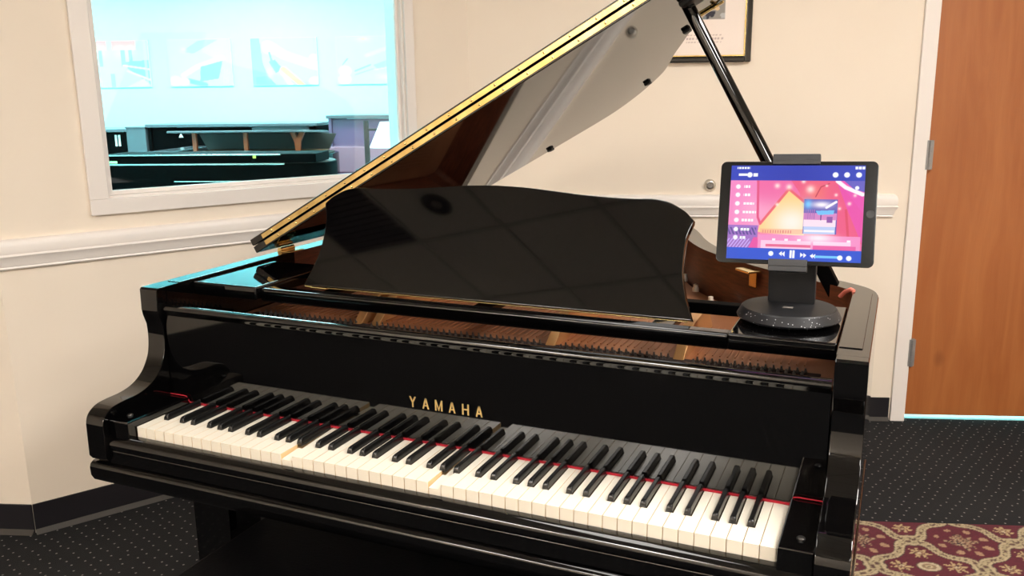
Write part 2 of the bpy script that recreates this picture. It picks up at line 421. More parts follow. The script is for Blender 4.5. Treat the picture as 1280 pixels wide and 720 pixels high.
# baseboards (black vinyl cove with a thin lighter toe)
def baseboard(name, L, rz, loc):
    b = struct(MB().box(0, L, -0.006, 0, 0.0, 0.100, 0.002).build(name, BASEM), rz, loc)
    MB().prism([(-0.022, 0.001), (-0.006, 0.001), (-0.006, 0.014), (-0.012, 0.009)], 0, L, 'x').build('toe', TOEM, b)
baseboard('baseboard_window', WLEN-0.01, WANG, A_XY)
baseboard('baseboard_rear', 1.575-C_UV[0], R19, uv(C_UV[0], VREAR))
baseboard('baseboard_left', A_UV[0]-ULEFT, R19, uv(ULEFT, A_UV[1]))
# chair rails
RAIL = [(0, 0.863), (-0.010, 0.863), (-0.013, 0.867), (-0.011, 0.872), (-0.015, 0.876), (-0.017, 0.888), (-0.023, 0.900), (-0.027, 0.905), (-0.026, 0.908),
        (-0.022, 0.911), (-0.024, 0.918), (-0.024, 0.935), (-0.020, 0.948), (-0.012, 0.955), (0, 0.955)]
struct(MB().prism(RAIL, 0, WLEN-0.012, 'x').build('trim_1', TRIMM, ang=50), WANG, A_XY)
m = MB().prism(RAIL, 0.012, 1.512-C_UV[0], 'x')
for v_ in m.bm.verts:
    if v_.co.x > 1: v_.co.x -= v_.co.y          # mitred return at the door end
struct(m.build('trim_2', TRIMM, ang=50), R19, uv(C_UV[0], VREAR))
struct(MB().prism(RAIL, 0, A_UV[0]-ULEFT, 'x').build('trim_3', TRIMM, ang=50), R19, uv(ULEFT, A_UV[1]))

# window: casing, reveal, pane
win = bpy.data.objects.new('window_1', None); C.objects.link(win); win['kind'] = 'structure'; win.location = A_XY; win.rotation_euler = (0, 0, WANG)
for nm, bx in (('casing_sill', (WS0-0.057, WS1+0.04, -0.016, 0, WZ0-0.05, WZ0)), ('casing_head', (WS0-0.057, WS1+0.04, -0.016, 0, WZ1, WZ1+0.05)),
               ('casing_side', (WS0-0.057, WS0, -0.016, 0, WZ0, WZ1)), ('casing_side', (WS1, WS1+0.04, -0.016, 0, WZ0, WZ1))):
    MB().box(*bx, 0.003).build(nm, TRIMM, win)
for bx in ((WS0, WS0+0.008, 0, 0.12, WZ0, WZ1), (WS1-0.008, WS1, 0, 0.12, WZ0, WZ1)): MB().box(*bx).build('jamb', TRIMM, win)
MB().box(WS0, WS1, 0, 0.12, WZ0, WZ0+0.008).build('sill', TRIMM, win)
MB().box(WS0, WS1, 0, 0.12, WZ1-0.008, WZ1).build('head', TRIMM, win)
for bx in ((WS0+0.008, WS0+0.02, 0.020, 0.036, WZ0, WZ1), (WS1-0.02, WS1-0.008, 0.020, 0.036, WZ0, WZ1), (WS0, WS1, 0.020, 0.036, WZ0+0.008, WZ0+0.022)):
    MB().box(*bx, 0.002).build('stop_bead', TRIMM, win)
MB().box(WS0+0.008, WS1-0.008, 0.038, 0.044, WZ0+0.008, WZ1-0.008).build('pane', GLASS, win)

# door with casing and hinges
dr = bpy.data.objects.new('door_1', None); C.objects.link(dr); dr['kind'] = 'structure'; dr.location = uv(DOOR0, VREAR); dr.rotation_euler = (0, 0, R19)
DW = DOOR1-DOOR0
MB().box(0.003, DW-0.003, 0.004, 0.046, 0.024, DOORH-0.003, 0.0015).build('leaf', DOORM, dr)
for z in (0.30, 1.11, 1.80):
    hg = MB().box(-0.010, 0.002, -0.0185, -0.0155, z-0.057, z+0.057).box(0.002, 0.016, -0.0175, 0.0045, z-0.057, z+0.057, 0.001).build('hinge', HINGEM, dr)
    for k in range(5): MB().cyl((0.003, -0.019, z-0.057+k*0.023), (0.003, -0.019, z-0.057+k*0.023+0.0212), 0.0068, n=12).build('knuckle', HINGEM, hg)
MB().cyl((DW-0.07, 0.0, 0.95), (DW-0.07, -0.05, 0.95), 0.012).lathe([(0.0, 0), (0.03, 0.005), (0.028, 0.03), (0.0, 0.04)], 0, 0, 24, Matrix.Translation((DW-0.07, -0.045, 0.95)) @ Matrix.Rotation(PI/2, 4, 'X')).build('door_knob', STEEL, dr)
m = MB().box(-0.060, -0.002, -0.016, 0.001, 0.0, DOORH+0.002, 0.003).box(DW+0.002, DW+0.06, -0.016, 0.001, 0, DOORH+0.002, 0.003).box(-0.06, DW+0.06, -0.016, 0.001, DOORH+0.002, DOORH+0.06, 0.003)
struct(m.build('trim_4', TRIMM), R19, uv(DOOR0, VREAR))

# ================================================================== SHOWROOM BEHIND THE WINDOW
VF = 7.6
struct(MB().box(-8.1, 3.7, VREAR+0.021, VF+0.1, -0.06, 0.0).box(-8.1, ULEFT-0.11, A_UV[1]+0.05, VREAR+0.02, -0.06, -0.001).build('floor_showroom', CYAN_TINT), R19)
struct(MB().box(-8.1, 3.7, VF, VF+0.1, 0, 2.9).build('wall_showroom_far', CYAN_TINT), R19)
struct(MB().box(-8.1, -8.0, A_UV[1]+0.1, VF, 0, 2.9).build('wall_showroom_left', CYAN_TINT), R19)
struct(MB().box(3.6, 3.7, VREAR+0.1, VF, 0, 2.9).build('wall_showroom_right', CYAN_TINT), R19)
struct(MB().box(-8.0, ULEFT-0.1, A_UV[1], A_UV[1]+0.1, 0, 2.9).build('wall_showroom_near', CYAN_TINT), R19)
struct(MB().box(-8.1, 3.7, VREAR+0.1, VF+0.1, 2.8, 2.9).box(-8.1, -0.1, A_UV[1], VREAR+0.1, 2.8, 2.9).build('ceiling_showroom', CYAN_TINT), R19)
for k, (u, v) in enumerate(((-6.4, 3.2), (-4.0, 3.6), (-1.4, 3.8), (-5.4, 5.9), (-3.0, 6.1), (-0.6, 5.9), (2.1, 3.0))):  # unseen panels added to light the showroom and the gap under the door
    t = thing('ceiling_light', 'unseen ceiling panel added to light the showroom beyond the window', 'ceiling light', uv(u, v, 2.795), R19, 'added showroom ceiling panels')
    MB().box(-0.6, 0.6, -0.3, 0.3, -0.012, 0).build('diffuser', LAMP2, t)
    MB().box(-0.63, 0.63, -0.33, -0.3, -0.015, 0.0).box(-0.63, 0.63, 0.3, 0.33, -0.015, 0).box(-0.63, -0.6, -0.3, 0.3, -0.015, 0).box(0.6, 0.63, -0.3, 0.3, -0.015, 0).build('frame', TRIMM, t)

# posters on the far wall
def poster1(X, Y):
    p = Paint(X, Y, (196, 226, 228))
    for x, wd in ((0.26, 0.09), (0.55, 0.12), (0.72, 0.10)): p.rect(x-wd, 0.0, x+wd, 0.2, (238, 60, 60)); p.glow(x, 0.25, 0.1, 0.12, (250, 200, 160), 0.6)
    for x in (0.25, 0.6, 0.72): p.rect(x-0.03, 0.2, x+0.03, 0.55, (120, 160, 175))
    p.poly([(0.62, 0.45), (1, 0.42), (1, 0.95), (0.66, 0.6)], (110, 130, 170)); p.line([(0.6, 0.53), (1, 0.62)], 0.02, (250, 250, 250)); p.line([(0.65, 0.65), (1, 0.85)], 0.02, (250, 250, 250))
    p.poly([(0.6, 1), (0.9, 0.82), (1, 1)], (230, 190, 120)); p.glow(0.1, 0.88, 0.1, 0.06, (250, 160, 90)); p.rect(0.38, 0.7, 0.44, 1, (130, 165, 190)); p.rect(0.93, 0, 0.97, 1, (225, 150, 160), 0.6)
    return (p.c*0.62+np.array((240, 246, 246.0))*0.38)*np.array((0.88, 0.98, 0.98))
def poster2(X, Y):
    p = Paint(X, Y, (205, 230, 232))
    p.poly([(0.22, 0.25), (0.5, 0.02), (0.82, 0.0), (0.4, 0.3)], (160, 180, 175)); p.glow(0.25, 0.22, 0.05, 0.06, (235, 205, 110))
    p.line([(0.22, 0.76), (0.45, 0.58), (0.85, 0.4)], 0.05, (250, 214, 190)); p.glow(0.8, 0.42, 0.07, 0.05, (240, 220, 110))
    p.poly([(0.5, 0.58), (0.86, 0.46), (0.78, 0.84), (0.48, 0.9)], (110, 140, 190)); p.line([(0.3, 0.88), (0.55, 0.97)], 0.05, (90, 150, 210))
    p.disc(0.08, 0.88, 0.11, (248, 190, 170)); p.disc(0.22, 0.9, 0.09, (250, 220, 210))
    for x in (0.88, 0.92, 0.96): p.line([(x, 0.65), (x-0.04, 0.95)], 0.008, (220, 170, 160))
    return (p.c*0.62+np.array((240, 246, 246.0))*0.38)*np.array((0.88, 0.98, 0.98))
def poster3(X, Y):
    p = Paint(X, Y, (190, 232, 232))
    p.poly([(0, 0), (0.14, 0), (0.17, 0.55), (0.3, 1), (0, 1)], (120, 150, 210)); p.poly([(0.05, 0.82), (0.24, 0.8), (0.36, 1), (0.05, 1)], (100, 130, 180))
    p.line([(0.26, 0.14), (0.5, 0.36), (0.98, 0.6)], 0.085, (250, 218, 190)); p.disc(0.3, 0.22, 0.12, (252, 226, 200))
    p.poly([(0.26, 0.5), (0.36, 0.46), (0.47, 0.66), (0.36, 0.74)], (80, 110, 160)); p.line([(0.28, 0.3), (0.31, 0.5)], 0.015, (90, 120, 150))
    p.line([(0.45, 0.7), (0.58, 1)], 0.04, (238, 130, 170)); p.line([(0.48, 0.66), (0.75, 1)], 0.055, (240, 224, 50)); p.glow(0.27, 0.75, 0.05, 0.12, (235, 230, 90), 0.8)
    p.disc(0.95, 0.42, 0.07, (245, 160, 140)); p.disc(0.95, 0.92, 0.09, (245, 180, 160))
    return (p.c*0.62+np.array((240, 246, 246.0))*0.38)*np.array((0.88, 0.98, 0.98))
def poster4(X, Y):
    p = Paint(X, Y, (200, 232, 228))
    p.glow(0.45, 0.05, 0.12, 0.06, (235, 235, 60)); p.line([(0.5, 0.4), (0.95, 0.2)], 0.04, (225, 235, 150)); p.glow(0.85, 0.85, 0.2, 0.06, (240, 225, 110))
    p.line([(0.3, 0.72), (0.55, 0.6)], 0.018, (120, 150, 165)); p.line([(0.3, 0.8), (0.6, 0.68)], 0.012, (150, 165, 175))
    p.poly([(0.6, 0.6), (1, 0.42), (1, 0.6), (0.65, 0.68)], (150, 175, 185)); p.line([(0.62, 0.7), (1, 0.62)], 0.012, (240, 180, 180))
    p.disc(0.13, 0.72, 0.11, (252, 220, 200)); p.disc(0.12, 0.9, 0.11, (252, 200, 185)); p.line([(0.1, 0.58), (0.18, 0.46)], 0.012, (120, 140, 150))
    return (p.c*0.62+np.array((240, 246, 246.0))*0.38)*np.array((0.88, 0.98, 0.98))
for k, (u0, u1, fn, lb) in enumerate(((-4.92, -4.23, poster1, 'unframed wall print with red blocks over blue lines, leftmost beyond window'), (-4.02, -3.35, poster2, 'pale wall print of hands over a blue shape beyond window'),
                                      (-3.14, -2.45, poster3, 'wall print of an arm with yellow and pink rods, dark blue edge'), (-2.25, -1.62, poster4, 'faint wall print of fingers with a thin comb, rightmost beyond window'))):
    t = thing('wall_poster', lb, 'poster', uv(u0, VF, 1.48), R19, 'prints on the showroom wall')
    MB().box(0, u1-u0, -0.02, 0, 0, 0.47).build('panel', WHITEP, t)
    colour_grid('print', u1-u0-0.004, 0.466, 90, 64, fn, PRINT, t, Matrix.Translation((0.002, -0.0215, 0.002)))

# upright pianos along the far wall
def upright(label, u0, u1, v, h, body, panel, pil=None, mark=None, kf=None):
    t = thing('upright_piano', label, 'piano', uv(u0, v), R19, 'upright pianos in the showroom')
    L = u1-u0
    MB().box(0, 0.03, 0.02, 0.58, 0, h-0.03, 0.004).build('side_panel', body, t); MB().box(L-0.03, L, 0.02, 0.58, 0, h-0.03, 0.004).build('side_panel', body, t)
    MB().box(-0.015, L+0.015, -0.005, 0.6, h-0.03, h, 0.006).build('top_lid', PGREY, t)
    MB().box(0.03, L-0.03, 0.05, 0.075, 0.74, h-0.035, 0.004).build('upper_panel', panel, t)
    MB().box(0.08, L-0.08, 0.03, 0.052, 0.80, 0.815, 0.003).build('music_ledge', panel, t)
    MB().box(0.03, L-0.03, 0.10, 0.125, 0.05, 0.60, 0.004).build('lower_panel', panel, t)
    MB().box(0.0, L, -0.30, 0.05, 0.60, 0.66, 0.008).build('key_bed', body, t)
    MB().box(0.05, L-0.05, -0.24, 0.05, 0.66, 0.74 if not kf else 0.90, 0.012).build('fallboard', kf or panel, t)
    for x in (0.02, L-0.09): MB().box(x, x+0.07, -0.28, -0.21, 0, 0.60, 0.006).build('leg', body, t)
    if pil: MB().box(pil[0], pil[1], 0.035, 0.055, 0.70, h-0.03, 0.004).build('gloss_panel', PGREY, t)
    if mark == 'label':
        for x in (0, 0.035): MB().box(L-0.14+x, L-0.12+x, 0.043, 0.0495, h-0.17, h-0.06).build('paper_label', PAPER, t)
    if mark == 'emblem':
        MB().prism([(0.30, h-0.13), (0.345, h-0.13), (0.322, h-0.085)], 0.044, 0.0495, 'y').build('emblem', PAPER, t)
    return t
upright('black upright piano with white paper label, left edge of the window view', -5.15, -4.24, 6.98, 1.075, DULL, DULL, None, 'label')
upright('black upright piano behind the open grand, with small silver emblem', -4.02, -2.32, 6.98, 1.115, DULL, DULL, (1.05, 1.62), 'emblem')
upright('glossy upright piano with lavender haze painted in, tallest and rightmost beyond window', -2.19, -0.75, 6.95, 1.185, LAVENDER_HAZE, LAVENDER_HAZE, None, None, PINK_REFL)
t = thing('storage_cabinet', 'grey glossy cabinet between two black upright pianos beyond window', 'cabinet', uv(-4.235, 6.98), R19)
MB().box(0, 0.20, 0.0, 0.55, 0, 1.08, 0.006).build('body', PGREY, t); MB().box(-0.004, 0.2, -0.01, 0.56, 1.08, 1.095, 0.004).build('top', PGREY, t)

def small_grand(name, label, u0, v0, L, Wd, ztop, zbot, flip=False):
    t = thing(name, label, 'piano', uv(u0, v0), R19, 'grand pianos in the showroom')
    P = [(0.02, 0), (L-0.25, 0.0), (L-0.08, 0.03), (L, 0.14), (L, 0.32), (L-0.1, 0.5), (L-0.35, 0.72), (L-0.62, Wd*0.68), (L-0.85, Wd*0.9), (0.45, Wd), (0.02, Wd)]
    out = [P[0]]+crom(P[1:-1], 6)+[P[-1]]
    return t, out
# nearest showroom grand, lid shut, straight side towards the window
t, out = small_grand('grand_piano', 'black grand piano with shut lid nearest the window in the showroom', -2.77, 4.0, 1.42, 1.30, 1.0, 0.72)
MB().prism(out, 0.70, 0.955, 'z', bev=0.006).build('case', DULL, t)
lid_o = [(x*1.006-0.008, y*1.012-0.012) for x, y in out]
MB().box(0.0, 1.385, -0.012, 0.27, 0.962, 1.018, 0.006).build('lid', DULL, t)
MB().prism([(x*0.985+0.01, y*0.985+0.008) for x, y in out], 0.90, 0.957, 'z').build('soundboard', TAUPE, t)
MB().box(0.0, 1.18, -0.012, 0.002, 0.948, 0.960, 0.004).build('highlight_strip', STEEL, t)  # bright strips stand for the highlight lines on the glossy case and lid
MB().box(0.0, 1.16, -0.016, -0.006, 1.008, 1.0165, 0.003).build('lid_highlight', STEEL, t)
MB().box(0.45, 1.12, -0.010, 0.002, 0.842, 0.850, 0.003).build('highlight_strip', STEEL, t)
MB().box(-0.22, 0.02, 0.0, 1.3, 0.62, 0.70, 0.008).build('key_bed', LACQ, t)
for y in (0.0, 1.26): MB().box(-0.2, 0.02, y, y+0.04, 0.70, 0.93, 0.01).build('arm', LACQ, t)
for (x, y) in ((0.0, 0.12), (0.0, 1.12), (1.10, 0.16)):
    lg = MB().box(x, x+0.09, y, y+0.09, 0.09, 0.70, 0.006).build('leg', LACQ, t); MB().cyl((x+0.02, y+0.045, 0.045), (x+0.07, y+0.045, 0.045), 0.045).build('caster', BRASSB, lg)
MB().box(0.02, 0.09, -0.014, -0.004, 0.962, 0.978, 0.002).build('lid_hinge', BRASSB, t)
MB().box(0.98, 1.0, -0.0145, -0.013, 0.99, 1.016).build('price_tag', principled('yellow_tag', (0.8, 0.75, 0.1), 0.6), t)
# second showroom grand, lid up
t, out = small_grand('grand_piano', 'black grand piano with raised lid and orange wooden struts in the showroom', -3.13, 5.72, 1.30, 0.85, 0.93, 0.70)
MB().prism(out, 0.66, 0.90, 'z', bev=0.006).build('case', LACQ, t)
MB().prism([(x*0.94+0.04, y*0.9+0.03) for x, y in out], 0.90, 0.905, 'z').build('soundboard', TAUPE, t)
LT = Matrix.Translation((0, 0, 1.078)) @ Matrix.Rotation(math.radians(-3.7), 4, 'X')
MB().prism([(x-0.06, y-0.05) for x, y in out], -0.0, 0.018, 'z', T=LT, bev=0.005).build('lid', PGREY, t)
MB().prism([(0.05, 0.905), (1.15, 0.905), (1.22, 1.045), (-0.02, 1.045)], 0.52, 0.55, 'y').build('inner_board', TAUPE, t)
sm = MB()
for k in range(60): sm.box(0.10+k*0.018, 0.104+k*0.018, 0.12, 0.51, 0.910, 0.914)
so = sm.build('strings', COPPER, t); so['kind'] = 'stuff'
for x in (0.14, 0.58): MB().box(x, x+0.035, 0.02, 0.05, 0.90, 1.095, 0.003).build('wooden_strut', ORANGEW, t)
MB().prism([(1.02, 0.90), (1.06, 0.90), (1.065, 1.0), (1.11, 1.095), (1.07, 1.095), (1.04, 1.04), (1.01, 1.095), (0.97, 1.095), (1.015, 1.0)], 0.02, 0.05, 'y').build('wooden_strut', ORANGEW, t)
MB().box(0.10, 0.62, 0.02, 0.045, 0.90, 0.918, 0.003).build('wooden_rail', ORANGEW, t)
for (x, y) in ((0.05, 0.1), (0.05, 0.7), (1.02, 0.14)): MB().box(x, x+0.08, y, y+0.08, 0.0, 0.66, 0.006).build('leg', LACQ, t)
MB().box(-0.24, -0.02, 0.0, 0.84, 0.90, 0.93, 0.006).build('key_lid', PGREY, t)
# floor lamp with white shade in front of the lavender-tinted upright
t = thing('floor_lamp', 'dark floor stand with round base and pale shade before lavender-tinted piano', 'lamp', uv(-1.47, 5.6), R19)
MB().lathe([(0.14, 0.0), (0.14, 0.02), (0.03, 0.03), (0.0, 0.03)], 0, 0, 32).build('base', MATTE, t)
MB().cyl((0, 0, 0.03), (0, 0, 1.17), 0.022).build('pole', MATTE, t)
MB().lathe([(0.13, 0.96), (0.04, 1.16)], 0.16, -0.02, 32).build('shade', WHITEP, t)
MB().cyl((0, 0, 1.10), (0.16, -0.02, 1.10), 0.01).build('arm', MATTE, t)
MB().lathe([(0.10, 0.76), (0.10, 0.785), (0.03, 0.80), (0.0, 0.80)], 0, 0, 32).build('tray', MATTE, t)

# ================================================================== WALL THINGS
t = thing('framed_picture', 'framed print with dark photo and text on rear wall, black frame', 'picture', uv(0.435, VREAR, 1.475), R19)
PW, PH = 0.50, 0.62
MB().box(0, PW, -0.018, -0.001, 0, PH).build('backing', PAPER, t)
for bx in ((0, 0.024, 0, PH), (PW-0.024, PW, 0, PH), (0.024, PW-0.024, 0, 0.024), (0.024, PW-0.024, PH-0.024, PH)): MB().box(bx[0], bx[1], -0.03, -0.0, bx[2], bx[3], 0.005).build('frame_rail', LACQ, t)
for bx in ((0.024, 0.028, 0.024, PH-0.024), (PW-0.028, PW-0.024, 0.024, PH-0.024), (0.024, PW-0.024, 0.024, 0.028), (0.024, PW-0.024, PH-0.028, PH-0.024)): MB().box(bx[0], bx[1], -0.022, -0.0, bx[2], bx[3]).build('gilt_fillet', BRASS, t)
def pic(X, Y):
    p = Paint(X, Y, (246, 232, 222), 0.8)
    p.rect(0.08, 0.08, 0.83, 0.76, (150, 145, 140))
    rn = np.random.RandomState(3)
    for k in range(160):
        x, y = rn.uniform(0.1, 0.82), rn.uniform(0.3, 0.75)
        p.mix(((np.hypot((X-x)*0.8, Y-y) < rn.uniform(0.008, 0.03)) & (X < 0.83) & (X > 0.08) & (Y < 0.76))*1.0, [(70, 75, 80), (120, 130, 135), (90, 105, 85), (190, 190, 190), (50, 50, 62)][k % 5])
    for yy, a, b in ((0.80, 0.3, 0.62), (0.86, 0.15, 0.45), (0.86, 0.5, 0.8), (0.885, 0.15, 0.42), (0.885, 0.5, 0.83), (0.91, 0.15, 0.4), (0.91, 0.5, 0.8)):
        p.mix(((Y > yy) & (Y < yy+0.009) & (X > a) & (X < b) & (np.sin(X*230+yy*90) > -0.3))*1.0, (200, 180, 175))
    p.mix(((Y > 0.62) & (Y < 0.632) & (X > 0.87) & (X < 0.95))*1.0, (200, 180, 175))
    return p.c
colour_grid('print', PW-0.056, PH-0.056, 120, 150, pic, PRINT, t, Matrix.Translation((0.028, -0.019, 0.028)))
t = thing('door_stop', 'small round grey door bumper on cream wall above chair rail', 'door stop', uv(0.799, VREAR, 0.994), R19)
RX = Matrix.Rotation(PI/2, 4, 'X')
MB().lathe([(0.0, 0.0), (0.024, 0.0), (0.024, 0.006), (0.017, 0.016), (0.014, 0.017), (0.0125, 0.012)], 0, 0, 32, RX).build('cup', CHROME, t)
MB().lathe([(0.0125, 0.003), (0.0125, 0.013), (0.010, 0.015), (0.005, 0.014), (0.0, 0.0125)], 0, 0, 24, RX).build('rubber_pad', RUBBER, t)

# ================================================================== RUG
RU0, RU1, RV0, RV1 = 0.95, 2.75, -1.0, 1.306
def rug(X, Y):
    U = RU0+X*(RU1-RU0); V = RV1-Y*(RV1-RV0)
    P = 0.3055; a = 2*PI*(U-1.304)/P; b = 2*PI*(V-1.036)/P
    g = np.cos(a)+np.cos(b)                       # 2 at a medallion, -2 at a tan cluster, 0 between
    tt = np.abs(np.sin(a)*np.sin(b)); g2 = g+1.3*tt*(0.72-tt)
    gy, gx = np.gradient(g2, (RV1-RV0)/(X.shape[0]-1), (RU1-RU0)/(X.shape[1]-1))
    dist = np.abs(g2)/np.sqrt(gx*gx+gy*gy+12.0**2)
    du = (U-1.304+P/2) % P - P/2; dv = (V-1.036+P/2) % P - P/2
    eu = (U-1.304) % P - P/2; ev = (V-1.036) % P - P/2
    rn = np.random.RandomState(5); nz = rn.uniform(0, 1, X.shape)
    p = Paint(X, Y, (104, 30, 44))
    sm = lambda e0, e1, x: np.clip((x-e0)/(e1-e0), 0, 1)
    p.mix(sm(0.0155, 0.0140, dist), (74, 60, 56)); p.mix(sm(0.0135, 0.0120, dist), (208, 190, 142)); p.mix(sm(0.0062, 0.0050, dist), (120, 104, 76)); p.mix(sm(0.0048, 0.0036, dist), (196, 180, 132))
    p.mix((dist < 0.003)*(np.sin(a*8)*np.sin(b*8) > 0.15)*1.0, (104, 74, 62))
    # medallion: central oval with four leafy sprays
    rr = np.hypot(du, dv); th = np.arctan2(dv, du)
    for (cx, cy, k) in ((0.078, 0, 0), (-0.078, 0, 1), (0, 0.078, 2), (0, -0.078, 3)):
        x_, y_ = du-cx, dv-cy; q = np.hypot(x_*1.1, y_*1.1); t_ = np.arctan2(y_, x_)
        lob = 0.034*(0.72+0.28*np.cos(7*t_+k))+0.004*np.sin(19*t_)
        inside = (q < lob) & (dist > 0.0175) & (g2 > 0)
        p.mix(inside*1.0, (212, 184, 128)); p.mix((inside & (q < 0.5*lob))*1.0, (150, 112, 84)); p.mix((inside & (q < 0.25*lob))*1.0, (226, 206, 160))
        p.mix((inside & (nz > 0.86))*1.0, (96, 66, 52))
    ov = np.hypot(du/0.036, dv/0.027)
    p.mix(sm(1.06, 0.96, ov), (90, 70, 52)); p.mix(sm(0.95, 0.85, ov), (222, 206, 160)); p.mix(sm(0.62, 0.52, ov), (158, 132, 96)); p.mix(sm(0.35, 0.25, ov), (214, 198, 150)); p.mix(sm(0.16, 0.1, ov), (110, 90, 60))
    # tan flower clusters between the medallions
    q = np.hypot(eu, ev); t_ = np.arctan2(ev, eu)
    lob = 0.052*(0.74+0.30*np.cos(6*t_)*np.cos(2*t_+0.6)+0.10*np.sin(11*t_)); ins = (q < lob) & (dist > 0.0175) & (g2 < 0)
    p.mix(ins*1.0, (176, 142, 104)); p.mix((ins & (np.sin(eu*420)*np.sin(ev*420) > 0.2))*1.0, (122, 78, 66)); p.mix((ins & (nz > 0.82))*1.0, (62, 42, 40)); p.mix((ins & (nz < 0.12))*1.0, (214, 190, 146))
    for k in range(8):
        ang = k*PI/4+0.3; cx, cy = 0.072*math.cos(ang), 0.072*math.sin(ang)
        p.mix(((np.hypot(eu-cx, ev-cy) < 0.011+0.004*np.sin(9*t_)) & (dist > 0.0175) & (g2 < 0))*1.0, (190, 152, 112))
    p.c = p.c*np.array((0.80, 0.79, 0.84))*(0.92+0.14*nz[..., None])
    return p.c
t = thing('area_rug', 'burgundy rug with cream ogee lattice and flowers, beside the piano', 'rug', (0, 0, 0), R19)
MB().box(RU0, RU1, RV0, RV1, 0.0005, 0.0075, 0.002).build('rug_base', principled('rug_back', (0.12, 0.02, 0.03), 0.95), t)
colour_grid('rug_pile', RU1-RU0, RV1-RV0, 360, 460, rug, RUGM, t, Matrix.Translation((RU0, RV0, 0.008)) @ Matrix.Rotation(-PI/2, 4, 'X'))

# ================================================================== THE GRAND PIANO
gp = thing('grand_piano', 'large glossy black grand piano with raised lid and exposed keyboard, in foreground', 'piano')
HW, TOPZ = 0.712, 0.978
ARMW = 0.047
PW_ = [(0.712, 0.58), (0.706, 0.625), (0.688, 0.662), (0.655, 0.695), (0.60, 0.738), (0.53, 0.795), (0.46, 0.86), (0.39, 0.935), (0.335, 1.005), (0.295, 1.075), (0.262, 1.15),
       (0.235, 1.225), (0.20, 1.31), (0.15, 1.395), (0.09, 1.47), (0.01, 1.535), (-0.08, 1.578), (-0.2, 1.597), (-0.40, 1.60), (-0.60, 1.598), (-0.66, 1.59), (-0.695, 1.56), (-0.712, 1.50)]
curve = crom(PW_, 5)
outer = [(0.712, 0.16), (0.712, 0.35)]+curve+[(-0.712, 1.0), (-0.712, 0.59), (-0.712, 0.16)]
def offset_in(path, dd):
    res = []
    for i, p in enumerate(path):
        a = Vector(path[max(i-1, 0)]); b = Vector(path[min(i+1, len(path)-1)]); t_ = (b-a).normalized(); n_ = Vector((-t_.y, t_.x))
        res.append((p[0]+n_.x*dd, p[1]+n_.y*dd))
    return res
inner = offset_in(outer, ARMW)
inner[0] = (0.712-ARMW, 0.16); inner[-1] = (-0.712+ARMW, 0.16)
m = MB(); n = len(outer); Z0 = 0.645
pts = []
for (po, pi_) in zip(outer, inner):
    pts += [(po[0], po[1], Z0), (po[0], po[1], TOPZ-0.002), (po[0]*0.998, po[1]-0.001, TOPZ), (pi_[0], pi_[1], TOPZ), (pi_[0], pi_[1], Z0)]
fc = []; mi = []
for i in range(n-1):
    a, b = i*5, (i+1)*5
    for k in range(4): fc.append((a+k, a+k+1, b+k+1, b+k)); mi.append(1 if k == 3 and max(outer[i][1], outer[i+1][1]) > 0.59 else 0)
    fc.append((a+4, a, b, b+4)); mi.append(0)
fc += [(0, 1, 2, 3, 4), tuple((n-1)*5+k for k in (4, 3, 2, 1, 0))]; mi += [0, 0]
me = bpy.data.meshes.new('rim'); me.from_pydata(pts, [], fc)
bm = bmesh.new(); bm.from_mesh(me); bm.faces.ensure_lookup_table()
for fcx, k in zip(bm.faces, mi): fcx.material_index = k
bmesh.ops.recalc_face_normals(bm, faces=bm.faces[:])
for fcx in bm.faces: fcx.smooth = True
for e in bm.edges: e.smooth = len(e.link_faces) == 2 and e.calc_face_angle(9) < math.radians(30)
bm.to_mesh(me); bm.free(); me.materials.append(LACQ); me.materials.append(MAHOG)
o = bpy.data.objects.new('rim', me); C.objects.link(o); o.parent = gp
# arms with the S-curved front
ARM = [(0.137, 0.978), (0.133, 0.974), (0.132, 0.93), (0.134, 0.918)]+crom([(0.141, 0.897), (0.142, 0.87), (0.138, 0.840), (0.130, 0.820), (0.113, 0.797), (0.087, 0.780), (0.055, 0.772), (0.020, 0.770), (-0.004, 0.767), (-0.021, 0.759), (-0.031, 0.748), (-0.035, 0.734)], 4)+[(-0.036, 0.668), (-0.030, 0.660), (0.16, 0.660), (0.16, 0.978)]
for s in (-1, 1):
    a0, a1 = (-HW, -HW+ARMW) if s < 0 else (HW-ARMW, HW)
    ar = MB().prism(ARM, a0, a1, 'x', bev=0.0022).build('arm', LACQ, gp, ang=40)
    cx0, cx1 = (a0+0.001, a1-0.012) if s > 0 else (a0+0.012, a1-0.001)
    MB().box(cx0, cx1, 0.20, 0.60, TOPZ, TOPZ+0.0016, 0.0007).build('arm_cap', LACQ, gp)
